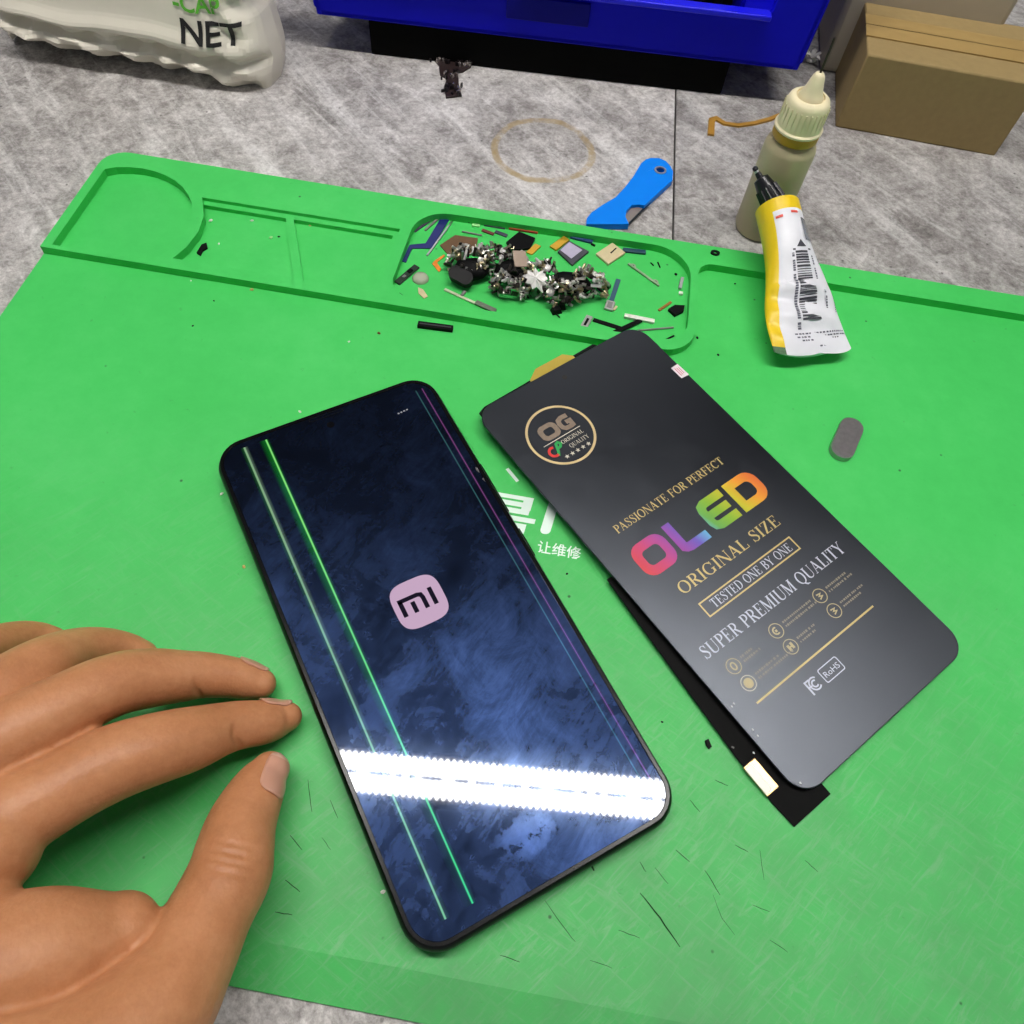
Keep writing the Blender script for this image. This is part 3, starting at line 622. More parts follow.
# things lying in the bin
random.seed(21)
def in_bin(x, y, z): return pbin.matrix_basis @ Vector((x, y, z)) if False else Vector((pbin.location.x + x * math.cos(brz) - y * math.sin(brz), pbin.location.y + x * math.sin(brz) + y * math.cos(brz), TZ + z))
jet = pm('part_black', (7, 7, 8), .6, spec=.15, noise=.3, nscale=600); steel = pm('steel', (190, 190, 192), .28, .95, noise=.15, nscale=500)
for k in range(12):
    x = .034 + (k % 6) * .0082; y = .0185 + (k // 6) * .016
    m = MB().lathe([(.0042, -.012), (.0048, -.011), (.0048, .009), (.0030, .0095), (.0030, .012)], 14, axis=(U(-.35, .35), U(.6, 1), U(-.1, .2)))
    o = m.build('component', jet, smooth=True); o.location = in_bin(x, y, Z0 + .0215 + U(0, .004)); tag(o, 'small black cylindrical part inside the blue bin', 'part', 'black parts in the blue bin')
fill = MB().box((0, 0, -.012), (.052, .046, .024))
for k in range(60): fill.ellip((U(-.024, .024), U(-.020, .020), U(-.001, .002)), (U(.002, .004),) * 3, 7, 5, .2)
o = fill.build('loose_parts', jet); o.location = in_bin(.0548, .0320, Z0 + .0255); o.rotation_euler.z = brz; tag(o, 'heap of loose black parts filling the blue bin', 'parts', None, 'stuff')
m = MB().prism([(-.009, -.002), (.002, -.003), (.010, -.001), (.008, .0025), (-.004, .003)], -.0008, .0008); o = m.build('metal_clip', steel, bevel=.0003); o.location = in_bin(.0690, .0100, Z0 + .0295); o.rotation_euler = (.55, .1, brz); tag(o, 'shiny metal clip on top of the black parts in the blue bin', 'clip')
# ================================================================== CREAM AND TAN BOXES BEHIND THE BOTTLE
p0, p1 = at(806, 69, TZ), at(832, 77, TZ); rz = -.03
cb = empty('storage_box', (.1490, .466, TZ), rz, 'cream plastic box at the right of the blue bin', 'box')
MB().box((0, 0, .05), (.078, .062, .10), 0, 1.02).build('box_body', pm('cream_plastic', (176, 166, 146), .6, noise=.08, nscale=60), cb, bevel=.003)
MB().box((0, 0, .102), (.082, .066, .006)).build('lid', pm('cream_lid', (186, 176, 156), .6, noise=.05), cb, bevel=.0015)
tb = empty('carton', (.1570, .4115, TZ), -.05, 'tan cardboard carton standing right of the dropper bottle', 'box')
MB().box((0, 0, .018), (.080, .052, .036)).build('carton_body', pm('cardboard', (150, 128, 84), .8, noise=.12, nscale=300, bump=.2), tb, bevel=.0008)
MB().box((0, 0, .0364), (.081, .020, .0006)).build('tape_strip', pm('tape_brown', (166, 138, 86), .3, noise=.05), tb)
MB().box((0, .0005, .0362), (.0812, .0006, .0010)).build('flap_seam', pm('seam_dark', (60, 48, 34), .9), tb)
random.seed(4)
m = MB(); c = at(810, 62, TZ)
for a in (80, 150, 215, 300, 20): m.tube([(0, 0, .002), (.0040 * math.cos(math.radians(a)), .003 * math.sin(math.radians(a)), .005), (.007 * math.cos(math.radians(a)), .005 * math.sin(math.radians(a)), .0035 + U(0, .005))], [.0018, .0012, .0004], 6, flat=.35)
m.ellip((0, 0, .0015), (.003, .0025, .0015), 8, 5, .15)
o = m.build('scrap', pm('scrap_white', (222, 220, 212), .6), None); o.location = c; tag(o, 'crumpled white scrap behind the bottle tip, beside the blue bin', 'scrap')

# ================================================================== WHITE PLASTIC BAG
def ridge(x, y, k): return 1 - abs(math.sin(x * 55 + y * 95 + k + 1.3 * math.sin(y * 40 - x * 30 + k))) * 1.2 - abs(math.sin(y * 70 - x * 62 + 2 * k + 1.1 * math.sin(x * 47 + k))) * .8
def tw_(t): t = t % 1.0; return abs(2 * t - 1)
def tri(x, z, k):
    """sharp folds: triangle waves running in several directions"""
    w = .004 * math.sin(x * 90 + k)
    return tw_(x * 38 + (z + w) * 52 + .3 * k) * .5 + tw_(x * 61 - (z + w) * 40 + .7) * .4 + tw_((z - w) * 85 + x * 12 + .2) * .35 - .6
def crumple(x, y, k): return math.sin(x * 91 + 1.7 * math.sin(y * 63 + k)) * .5 + math.sin(y * 117 + 2.1 * math.sin(x * 71 + k * 2)) * .35 + math.sin((x + y) * 203 + k) * .2
bag_o = Vector((-.1640, .3335, TZ))
bag = empty('plastic_bag', bag_o, .0, 'crumpled white plastic bag with green and black lettering, left of the blue bin', 'bag')
bw_, bh_, bd_ = .135, .125, .050
m = MB(); NX, NZ = 90, 90
def bag_pt(u, v, side):
    """u 0..1 from left to right end, v 0..1 bottom to top, side -1 front / +1 back"""
    x = -bw_ + u * bw_; z = v * bh_; wv = min(1, (1 - u) / .05) * min(1, u / .05)
    th = bd_ / 2 * (1 - .55 * v) * math.sqrt(max(0, 1 - abs(2 * u - 1) ** 9))
    y = bd_ / 2 + .022 * v + side * th; dy = dz = 0.0
    if side < 0:
        # the bottom gusset pulls in under sharp folds; the printed face stays fairly flat
        dy += .0050 * math.exp(-((v - .105 - .03 * (1 - u)) / .02) ** 2) - .0026 * math.exp(-((v - .165) / .03) ** 2)
        edge = max(0, min(1, (.150 - v) / .03)); endz = max(0, min(1, (u - .82) / .05)); up_ = max(0, min(1, (v - .37) / .05))
        dy += .0009 * crumple(x * 1.2, z * 1.4, 1.0) * edge + .0074 * tri(x, z, 1) * max(edge, .75 * endz, .2 * up_) + .0002 * tri(x * .6, z * .6, 2)
        dy += .016 * max(0, .075 - v) / .075 * (1 - .8 * max(0, (u - .72) / .28))
        dz = .0050 * (1 - u) * max(0, 1 - v * 3)
    else: dy += .0025 * crumple(x, z, 2.0)
    y += dy * wv
    nip = math.exp(-((v - .30) / .035) ** 2) + .4 * math.exp(-((v - .62) / .08) ** 2)
    x -= .0065 * nip * max(0, (u - .72) / .28) ** 2
    x += .0035 * max(0, (u - .7) / .3) ** 2 * math.exp(-((v - .10) / .10) ** 2)
    z = max(0.0, z + .0012 * crumple(x, .1, 3.0) * min(1, v * 6)) + dz * wv
    return Vector((x, y, z))
for side in (-1, 1):
    vs = [bag_pt(i / NX, j / NZ, side) for j in range(NZ + 1) for i in range(NX + 1)]
    fs = [(j * (NX + 1) + i, j * (NX + 1) + i + 1, (j + 1) * (NX + 1) + i + 1, (j + 1) * (NX + 1) + i) for j in range(NZ) for i in range(NX)]
    if side > 0: fs = [tuple(reversed(f)) for f in fs]
    m.add(vs, fs)
# bottom and top joins
for j, rev in ((0, True), (NZ, False)):
    vs = [bag_pt(i / NX, j / NZ, -1) for i in range(NX + 1)] + [bag_pt(i / NX, j / NZ, 1) for i in range(NX + 1)]
    fs = [(i, i + 1, NX + 2 + i, NX + 1 + i) for i in range(NX)]
    m.add(vs, [tuple(reversed(f)) for f in fs] if rev else fs)
bagm = pm('bag_white_plastic', (216, 209, 194), .42, noise=.05, nscale=60, bump=.25, bscale=120)
m.build('bag_body', bagm, bag, smooth=True, angle=7)
def bag_text(name, body, xl, xr, zb, zc, mat, label, bold, slope=0.0):
    t = MB(); sans(body, 1.0, t, 0, 0, 0, bold=bold)
    x0, x1 = min(p[0] for p in t.v), max(p[0] for p in t.v); cap = .70
    # cut the glyph faces finely so that they follow the plastic
    import bmesh
    bm = bmesh.new(); vv = [bm.verts.new(p) for p in t.v]
    for f in t.f:
        try: bm.faces.new([vv[i] for i in f])
        except ValueError: pass
    bmesh.ops.triangulate(bm, faces=bm.faces[:])
    for _ in range(2):
        bmesh.ops.subdivide_edges(bm, edges=[e for e in bm.edges if e.calc_length() > .12], cuts=1)
        bmesh.ops.triangulate(bm, faces=bm.faces[:])
    bm.verts.ensure_lookup_table(); out = []
    for v in bm.verts:
        s = (v.co.x - x0) / (x1 - x0); X = xl + s * (xr - xl); Z = zb + (zc - zb) * v.co.y / cap + slope * (s - 1)
        p = bag_pt((X + bw_) / bw_, Z / bh_, -1); out.append((X, p.y - .0006, p.z))
    mb = MB(); bm.verts.index_update(); mb.add(out, [tuple(v.index for v in f.verts) for f in bm.faces]); bm.free()
    o = mb.build(name, mat, bag); o['label'] = label
bag_text('green_lettering', '-CAP', -.0365, -.0145, .0335, .0405, pm('ink_green', (92, 176, 52), .5), 'green printed letters on the bag', .02)
bag_text('black_lettering', 'NET', -.0345, -.0070, .0218, .0306, pm('ink_black', (24, 22, 22), .5), 'black printed letters on the bag', .02)

# ================================================================== DROPPER BOTTLE
bo = at(757, 228, TZ); bottle = empty('dropper_bottle', bo, .3, 'translucent plastic dropper bottle of yellowish liquid with a cream nozzle cap', 'bottle')
RB = .0105
bm_ = pm('bottle_plastic', (214, 200, 160), .36, trans=.32, ior=1.3, noise=.04, nscale=80)
m = MB().lathe([(RB - .003, 0), (RB - .0008, .0006), (RB, .0025), (RB, .0400), (RB - .0006, .0420), (RB - .0022, .0436), (RB - .0030, .0442), (RB - .0030, .0480)], 48)
m.build('bottle_body', bm_, bottle, smooth=True, angle=50)
m = MB().lathe([(RB - .0025, .0012), (RB - .0010, .0024), (RB - .0009, .0365), (.002, .0366)], 40); m.build('liquid', pm('liquid_yellow', (186, 166, 100), .3, noise=.05), bottle, smooth=True)['label'] = 'cloudy yellow liquid in the bottle'
m = MB().lathe([(.0084, .0446), (.0090, .0448), (.0092, .0454), (.0092, .0478), (.0088, .0484)], 40); m.build('neck_ring', pm('neck_amber', (190, 146, 44), .4, noise=.15), bottle, smooth=True)['label'] = 'amber stained ring below the cap'
m = MB(); m.lathe([(.0092, .0484), (.0096, .0487), (.0096, .0494), (.0089, .0500), (.0083, .0588), (.0078, .0603), (.0066, .0612), (.0056, .0613), (.0056, .0606), (.0050, .0604)], 48)
for k in range(26):
    a = 2 * math.pi * k / 26; m.box((.00862 * math.cos(a), .00862 * math.sin(a), .0543), (.0005, .0005, .0078), a, .94)
cream = pm('cap_cream', (234, 222, 184), .5, noise=.08, nscale=200); m.build('cap', cream, bottle, smooth=True, angle=40)
m = MB().lathe([(.0050, .0598), (.0049, .0612), (.0042, .0624), (.0034, .0645), (.0023, .0688), (.0015, .0700), (.0006, .0702)], 28); m.build('nozzle', cream, bottle, smooth=True, angle=50)
m = MB().tube([(0, 0, .0695), (.0, .0, .0825)], .00045, 8); m.build('needle', pm('needle_dark', (70, 60, 52), .35, .8), bottle, smooth=True)

# ================================================================== GLUE TUBE (crimped end on the mat, nozzle leaning on the bottle)
C0 = at(777, 208, .0250); C1 = at(812, 353, .0056); ax = (C1 - C0); L = ax.length; ax.normalize()
side = ax.cross(Vector((0, 0, 1))).normalized(); upv = side.cross(ax).normalized()      # side points to the left edge of the tube in the photo
if side.x > 0: side = -side
if upv.z < 0: upv = -upv
tube = empty('glue_tube', (C1.x, C1.y, 0), 0, 'crumpled white and yellow glue tube with a barcode and black nozzle', 'glue tube'); off = Vector((C1.x, C1.y, 0))
def tb_pt(s, a, lift=0.0):
    """s 0 collar .. 1 crimp; a angle: 0 = up, +90 = left side"""
    k = max(0.0, (s - .12) / .88); k = k * k * (3 - 2 * k) if k < 1 else 1
    rw = .0086 + .0080 * k; rh = .0086 * (1 - k) + .0009 * k
    if s > .55: rh += .0017 * (math.sin(s * 34 + a * 2.2) * .5 + .5) * min(1, (1 - s) * 6)
    wob = .0008 * math.sin(s * 9 + 1) * k
    p = C0 + ax * (L * s) + side * ((rw + lift) * math.sin(a) + wob) + upv * ((rh + lift) * math.cos(a))
    p += upv * (.0022 * math.sin(s * 8.5) * k * (math.sin(a) * .6 + .2)) + ax * (.0014 * math.sin(a * 2.3 + 1) * max(0, s - .85) / .15)
    return p - off
m = MB(); NS, NA = 46, 56; m.smooth = True
yel0, yel1 = math.radians(46), math.radians(140)
vs = [tb_pt(i / NS, 2 * math.pi * k / NA) for i in range(NS + 1) for k in range(NA)]
fw, fy, fg = [], [], []
for i in range(NS):
    for k in range(NA):
        a = 2 * math.pi * (k + .5) / NA; s = (i + .5) / NS; f = (i * NA + (k + 1) % NA, i * NA + k, (i + 1) * NA + k, (i + 1) * NA + (k + 1) % NA)
        if s < .085 or yel0 < a < yel1: (fg if s > .965 and yel0 < a < yel1 else fy).append(f)
        else: fw.append(f)
m.add(vs, []); 
for idx, F_ in enumerate((fw, fy, fg)):
    m.cur = idx; m.add([], []); 
    for f in F_: m.f.append(f); m.mi.append(idx); m.sm.append(True)
m.f.append(tuple(range(NA))); m.mi.append(1); m.sm.append(True)
m.f.append(tuple(range((NS + 1) * NA - 1, NS * NA - 1, -1))); m.mi.append(0); m.sm.append(True)
tw = pm('tube_white', (226, 226, 232), .36, noise=.05, bump=.5, bscale=160); ty = pm('tube_yellow', (236, 200, 22), .38, noise=.06); tg = pm('tube_crimp_green', (70, 110, 70), .5, noise=.5, nscale=900)
m.build('tube_body', [tw, ty, tg], tube, smooth=True, angle=50)
# black nozzle and cap
nx = at(754.5, 167.5, .0345) - C0; NLn = nx.length / .0262; nx.normalize()
m = MB(); c = C0 - off
NL = NLn
m.lathe([(.0054, -.001), (.0054, .003 * NL), (.0047, .0036 * NL), (.0040, .0125 * NL), (.0034, .0160 * NL), (.0029, .0190 * NL), (.0013, .0198 * NL), (.0011, .0228 * NL), (.0009, .0230 * NL)], 24, c=c, axis=nx)
for k in range(12):
    a = 2 * math.pi * k / 12; Q = Vector((0, 0, 1)).rotation_difference(nx); b = [Q @ Vector((r * math.cos(a), r * math.sin(a), h * NL)) + c for r, h in ((.0046, .004), (.0039, .0130))]; m.tube(b, .0005, 5)
m.build('nozzle', pm('nozzle_black', (18, 17, 24), .3, noise=.15), tube, smooth=True, angle=45)['label'] = 'black ribbed nozzle'
m = MB(); m.lathe([(.0009, 0), (.0009, .0022)], 10, c=c + nx * (.0226 * NL), axis=nx); m.build('nozzle_pin', steel, tube, smooth=True)
m = MB().ellip(c + nx * (.0252 * NL), (.0013, .0013, .0010), 10, 6); m.build('nozzle_tip', pm('nozzle_black', (18, 17, 24)), tube, smooth=True)
# printing, laid on the skin of the tube
def on_tube(m, s0, s1, a0, a1, n=3, lift=.00018):
    vs = [tb_pt(s0 + (s1 - s0) * i / n, a0 + (a1 - a0) * k / n, lift) for i in range(n + 1) for k in range(n + 1)]
    m.add(vs, [(i * (n + 1) + k + 1, i * (n + 1) + k, (i + 1) * (n + 1) + k, (i + 1) * (n + 1) + k + 1) for i in range(n) for k in range(n)])
ink = pm('tube_ink', (58, 58, 66), .5); R_ = math.radians
random.seed(12)
m = MB(); s = .37
while s < .80:
    w = random.choice((.004, .006, .010, .014)); on_tube(m, s, s + w, R_(7), R_(-22), 2); s += w + random.choice((.004, .006, .009))
m.build('barcode', ink, tube)['label'] = 'black barcode'
m = MB()
for row, (a, s0, s1, wd) in enumerate(((15, .38, .86, 5), (-30, .40, .58, 4), (-40, .60, .78, 4), (-52, .36, .44, 4), (-66, .55, .80, 4))):
    s = s0
    while s < s1:
        w = U(.006, .014); on_tube(m, s, s + w, R_(a), R_(a - wd), 1); s += w + (.004 if rnd() < .8 else .02)
for s0, a0, a1 in ((.875, 22, -66), (.895, 20, -70), (.915, 14, -50), (.955, -10, -40)):
    a = a0
    while a > a1:
        d = U(1.5, 5); on_tube(m, s0, s0 + .009, R_(a), R_(a - d), 1); a -= d + U(.8, 2.5)
m.build('small_print', pm('tube_ink_soft', (96, 96, 110), .5), tube)
m = MB(); v3 = [tb_pt(.30, R_(-10), .0002), tb_pt(.345, R_(2), .0002), tb_pt(.345, R_(-22), .0002)]; m.add(v3, [(0, 2, 1)]); on_tube(m, .355, .365, R_(12), R_(6), 1); on_tube(m, .355, .365, R_(-26), R_(-34), 1); m.build('triangle_mark', ink, tube)
m = MB(); on_tube(m, .125, .142, R_(40), R_(22), 3); on_tube(m, .108, .124, R_(0), R_(-20), 3); m.build('stripe_mark', pm('tube_red', (222, 80, 66), .5), tube)['label'] = 'two short red stripes'
m = MB(); on_tube(m, .15, .30, R_(-26), R_(-72), 5); m.build('foil_patch', pm('tube_foil', (176, 178, 186), .25, .7, noise=.15, bump=.5, bscale=200), tube)['label'] = 'silvery scuffed patch'

# ================================================================== SMALL THINGS ON THE BENCH
# blue flat handled tool
kp = [(586.4, 224), (586.8, 218), (591.8, 212), (603, 204.5), (615.4, 197.2), (625, 187), (633.7, 175.8), (641.2, 163), (646, 159.2), (651, 157.8), (659.5, 158), (666, 161), (670.5, 166), (673.2, 171.5), (672.4, 180), (644.5, 205.5), (639, 204.3), (631.5, 205), (626.5, 211), (625.6, 216.6), (629, 224)]
w_ = [at(x, y, TZ + .0032) for x, y in kp]; w_[0].y = max(w_[0].y, .2775); w_[-1].y = max(w_[-1].y, .2775); ko = at(640, 195, TZ)
o2 = [(p.x - ko.x, p.y - ko.y) for p in w_]; hc = at(660.3, 170.5, TZ + .0032) - ko
knife = empty('utility_knife', ko, 0, 'bright blue plastic handle with a hanging hole, lying behind the mat', 'tool')
MB().holed(o2, [ring(hc.x, hc.y, .0023, .0023, 18)], .0004, .0032).build('handle', pm('blue_handle', (3, 128, 238), .42, noise=.04, spec=.15), knife, bevel=.0006)
MB().holed(ring(hc.x, hc.y, .0028, .0028, 20), [ring(hc.x, hc.y, .0020, .0020, 20)], .0030, .0036).build('eyelet', steel, knife)
ip = [at(x, y, TZ + .0014) - ko for x, y in ((646, 204), (629, 224), (612, 222), (618, 203))]
MB().prism([(p.x, max(p.y, .2772 - ko.y)) for p in ip], .0006, .0016).build('blade', pm('blade_grey', (150, 140, 134), .4, .5), knife)['label'] = 'dull metal blade showing in the notch'
e = [at(x, y, TZ + .001) - ko for x, y in ((672, 181.5), (629, 225))]; MB().tube([Vector((p.x - .0002, p.y + .0006, .0012)) for p in e][:2], .0005, 6).build('edge_strip', pm('edge_dark', (30, 38, 46), .5), knife)
# amber strip
ap = [(710.5, 136), (711.5, 121), (716, 119.5), (724, 124.5), (738, 126.5), (755, 124), (770, 120), (782, 115)]
m = MB(); c = at(745, 124, TZ); m.stroke([(at(x, y, TZ) - c).to_2d() for x, y in ap], [.0032, .0030, .0026, .0022, .0022, .0022, .0022, .0022], .0010); nb = len(m.v)
o = m.build('rubber_band', pm('band_amber', (172, 128, 50), .4, noise=.15, nscale=300), None); sd = o.modifiers.new('thick', 'SOLIDIFY'); sd.thickness = .0010; sd.offset = -1; o.location = c; tag(o, 'amber rubber strip lying bent beside the dropper bottle', 'rubber band')
# black circuit fragment
c = at(452, 76, TZ); frag = empty('flex_circuit', c, .1, 'dark T-shaped flex circuit fragment lying on the bench before the blue bin', 'circuit part')
fr = [(at(x, y, TZ) - c).to_2d() for x, y in ((432, 58), (446, 56), (458, 57), (463, 61), (470, 60), (471, 68), (463, 73), (458, 74), (459, 86), (462, 97), (446, 99), (444, 88), (447, 80), (440, 76), (439, 67))]
m = MB().prism([Matrix.Rotation(-.1, 2) @ p for p in fr], 0, .0010); m.build('circuit_sheet', pm('flex_brown', (40, 28, 28), .45, noise=.3), frag, bevel=.0002)
random.seed(9); m1, m2 = MB(), MB()
for (x, y, n) in ((440, 61, 9), (465, 65, 9), (450, 78, 6), (452, 92, 9)):
    p = (at(x, y, TZ) - c); p.rotate(Matrix.Rotation(-.1, 3, 'Z'))
    for k in range(n * 2):
        q = p + Vector((U(-.0045, .0045), U(-.004, .004), 0)); (m1 if rnd() < .5 else m2).box((q.x, q.y, .0018), (U(.0008, .0024), U(.0006, .0014), U(.0012, .0024)), U(0, 3))
m1.build('solder_point', pm('tin', (200, 190, 186), .25, .8), frag); m2.build('chip', pm('chip_dark', (24, 18, 20), .4), frag)
# grey metal end at the right
c = at(845, 441, 0); m = MB(); m.holed(rrect(.0085, .0200, .0042, 8), [], 0, .0022); o = m.build('metal_tag', pm('tag_steel', (178, 172, 172), .3, .85, noise=.25, nscale=500), None, bevel=.0008); o.location = c; o.rotation_euler.z = -.35; tag(o, 'grey rounded metal piece lying on the mat right of the spare screen', 'metal piece')
# black connector bar on the mat
a, b = at(418, 326, 0), at(453, 330.5, 0); bar = empty('connector_strip', (a + b) / 2, math.atan2((b - a).y, (b - a).x), 'short black connector bar lying in front of the parts tray', 'connector')
MB().box((0, 0, .0008), ((b - a).length, .0026, .0016)).build('housing', jet, bar, bevel=.0002); MB().box((0, 0, .00165), ((b - a).length - .0014, .0006, .0002)).build('slot', pm('slot_grey', (54, 56, 58), .5), bar)
c = at(715, 253.5, RZ); o = MB().holed(ring(0, 0, .0020, .0015, 18), [ring(0, 0, .0009, .0007, 18)], 0, .0007).build('washer', jet, None); o.location = c; tag(o, 'tiny black washer on the mat rim left of the glue tube', 'washer')
# ================================================================== SCRAP IN THE PARTS TRAY
def dark(name, c, r=.45, **k): return pm(name, c, r, noise=.15, nscale=500, **k)
TR = 0.00003
def barp(name, label, cat, p0, p1, w, h, mat, z=TR, bevel=.00015, ends=None, group=None):
    """flat piece lying between two photo points on the tray floor"""
    a, b = at(*p0, z), at(*p1, z); d = b - a; L_ = d.length
    m = MB().box((0, 0, h / 2), (L_, w * mm, h * mm)) if False else MB().box((0, 0, h * mm / 2), (L_, w * mm, h * mm))
    rz_ = math.atan2(d.y, d.x)
    if ends is None:
        o = m.build(name, mat, None, bevel=min(bevel, h * mm / 3)); o.location = (a + b) / 2; o.rotation_euler.z = rz_; tag(o, label, cat, group); return o
    r = empty(name, (a + b) / 2, rz_, label, cat, group); m.build(ends[0], mat, r, bevel=min(bevel, h * mm / 3)); return r
def poly(name, label, cat, px, h, mat, z=TR, bevel=.00012, group=None):
    P = [at(x, y, z) for x, y in px]; c = sum(P, Vector()) / len(P)
    o = MB().prism([((p - c).x, (p - c).y) for p in P], 0, h * mm).build(name, mat, None, bevel=min(bevel, h * mm / 3)); o.location = c; tag(o, label, cat, group); return o
navyf = dark('flex_navy', (28, 36, 104), .35); grn = dark('pcb_green', (30, 48, 34), .4); wht = dark('plastic_white', (226, 228, 214), .4); teal = dark('flex_teal', (34, 66, 86), .4); goldc = pm('contact_gold', (206, 160, 50), .3, .5, noise=.1)
lilac = dark('shield_lilac', (176, 168, 190), .3); redm = dark('strip_red', (190, 60, 42), .5); cop = dark('mesh_copper', (112, 84, 58), .5, metal=.3); grey = dark('grey_plastic', (126, 124, 122), .45); beige = dark('chip_beige', (206, 190, 150), .45)
poly('flex_cable', 'navy blue bent flex cable in the back left corner of the parts tray', 'flex cable', ((442, 216.5), (450, 219), (432, 249), (412, 249), (406, 263), (402, 262), (409.5, 245.5), (425.5, 244)), .5, navyf)
barp('metal_strip', 'narrow silver strip beside the navy flex cable', 'metal strip', (452, 222), (427, 256), .9, .5, steel)
barp('plastic_strip', 'dark violet strip in the back left corner of the parts tray', 'strip', (432, 219.5), (414, 232), 1.4, .5, dark('violet', (70, 62, 84)))
barp('plastic_strip', 'pale grey strip tucked behind the navy flex cable', 'strip', (438, 219.5), (425, 231), .9, .7, grey)
o = barp('circuit_board', 'dark green sliver of circuit board against the left wall of the tray', 'circuit part', (417, 267), (397, 284), 2.8, .8, grn, ends=('board',))
MB().box((-.002, 0, .0011), (.002, .0014, .0006)).build('chip', jet, o); MB().box((.002, .0002, .0010), (.0016, .0010, .0005)).build('chip', grey, o)
c = at(420.5, 279, TR); m = MB().lathe([(.0034, 0), (.0034, .0003), (.0029, .0012), (.0019, .0018), (.0006, .0021)], 24); o = m.build('dome_button', pm('dome_clear', (200, 205, 180), .25, trans=.35, noise=.1), None, smooth=True); o.location = c; tag(o, 'small pale translucent dome in the left part of the tray', 'button')
poly('chip_piece', 'small cream flake in front of the pale dome', 'fragment', ((418, 288), (423, 290), (428, 297), (424, 299), (418.5, 294)), .5, beige)
barp('pin', 'black pin near the left front corner of the tray', 'pin', (399, 294), (408, 300.5), .8, .6, jet); barp('pin', 'thin black sliver beside the front wall of the tray', 'pin', (421, 302.6), (431, 305), .6, .5, jet)
barp('plastic_strip', 'white crumb by the left front wall of the tray', 'fragment', (410, 301), (417, 302), .7, .5, wht)
poly('flex_cable', 'small orange and yellow flex piece left of the metal heap', 'flex cable', ((432, 264), (435.5, 260.5), (444, 255), (445, 256.5), (437, 263), (441.5, 269.5), (439, 272.5)), .4, dark('flex_orange', (226, 130, 40)))
o = barp('metal_strip', 'long thin pale metal arm in front of the heap', 'metal part', (444.5, 290), (482, 307), 1.2, .7, dark('pale_metal', (206, 208, 180), .35, metal=.4), ends=('rod',)); MB().box((.0102, .0003, .0006), (.0090, .0022, .0009)).build('end_plate', pm('plate_grey', (112, 116, 104), .4, .4, noise=.4, nscale=900), o)
MB().box((-.0010, .0018, .0006), (.0010, .0028, .0009)).build('side_tab', grey, o)
poly('copper_mesh', 'brown copper mesh patch behind the left of the heap', 'mesh', ((440, 246), (455, 236), (478, 239), (476, 250), (458, 262), (447, 254)), .6, cop)
poly('chip', 'flat black square chip behind the heap', 'chip', ((506, 244), (519, 233.5), (535, 240), (530, 250), (514, 252)), 1.2, jet)
barp('foam_strip', 'red-orange strip lying along the back wall of the tray', 'strip', (509, 228.5), (538, 233), 1.8, 1.0, redm)
barp('flex_cable', 'thin dark strip along the back wall left of the red strip', 'strip', (484, 225.5), (505, 229), .9, .5, dark('flex_dark', (36, 38, 52)))
barp('plastic_strip', 'maroon bit behind the heap', 'fragment', (482, 230.5), (494, 235), 1.6, .6, dark('maroon', (110, 40, 46)))
barp('plastic_strip', 'grey sliver behind the heap', 'fragment', (462, 232), (482, 236), .7, .6, grey); barp('plastic_strip', 'slate bit between the maroon bit and black chip', 'fragment', (495, 232), (507, 236.5), 1.8, .6, dark('slate', (58, 56, 76)))
barp('flex_cable', 'dark strip in the back left of the tray beside the navy flex', 'strip', (455, 220), (470, 223), .9, .6, dark('flex_dark', (36, 38, 52)))
barp('chip_piece', 'pale green chip by the back wall of the tray', 'fragment', (472, 225.5), (480, 226.5), 1.4, .6, dark('pale_green', (150, 214, 140)))
poly('contact_strip', 'gold contact strip touching the black chip', 'contact', ((526, 253), (535, 244.5), (541, 247), (532, 255.5)), .6, goldc)
sc = empty('memory_chip', at(568, 252, TR), 0, 'lilac faced chip with a gold contact strip at the back of the tray', 'chip'); c = at(568, 252, TR)
L2 = lambda pts: [((at(x, y, TR) - c).x, (at(x, y, TR) - c).y) for x, y in pts]
MB().prism(L2(((557.5, 253), (569, 242.5), (588.5, 253), (572, 266.5))), 0, .0010).build('chip_body', dark('chip_slate', (66, 66, 74)), sc, bevel=.0001); MB().prism(L2(((560, 252), (569, 244), (582, 252), (571, 260.5))), .0010, .0011).build('face_label', lilac, sc)
MB().prism(L2(((549.5, 247.5), (563.5, 237.5), (569.5, 241.2), (556, 251.5))), 0, .0009).build('contact_strip', goldc, sc, bevel=.0001)
barp('flex_connector', 'blue connector bar against the back wall of the tray', 'connector', (570.5, 237.5), (592.5, 243), 1.9, 1.1, dark('conn_blue', (42, 62, 118)))
barp('pin', 'black pin at the right end of the blue connector bar', 'pin', (591, 244.5), (595, 246.5), .9, .7, jet)
cs = empty('chip_square', at(610.5, 255, TR), 0, 'cream square chip with a dark scratch at the back of the tray', 'chip'); c = at(610.5, 255, TR)
MB().prism(L2(((595.5, 255.5), (612, 244.5), (625, 254.5), (608, 266))), 0, .0011).build('chip_body', beige, cs, bevel=.00012); MB().prism(L2(((609.5, 255), (615.5, 249.6), (616.3, 250.4), (611, 255.6))), .0011, .00116).build('scratch', jet, cs)
barp('flex_connector', 'dark teal connector strip right of the cream chip', 'connector', (622.5, 251), (645.5, 253.3), 2.3, 1.0, teal)
mbk = barp('metal_bracket', 'slim silver bracket in the right half of the tray', 'bracket', (628, 264.5), (659, 286.5), 1.0, .8, dark('bracket_silver', (150, 168, 140), .3, metal=.6), ends=('arm',))
for sx in (-1, 1): MB().holed(ring(sx * .0062, .0004, .0013, .0010, 14), [ring(sx * .0062, .0004, .0005, .0004, 10)], 0, .0009).build('end_loop', dark('bracket_silver', (150, 168, 140)), mbk)
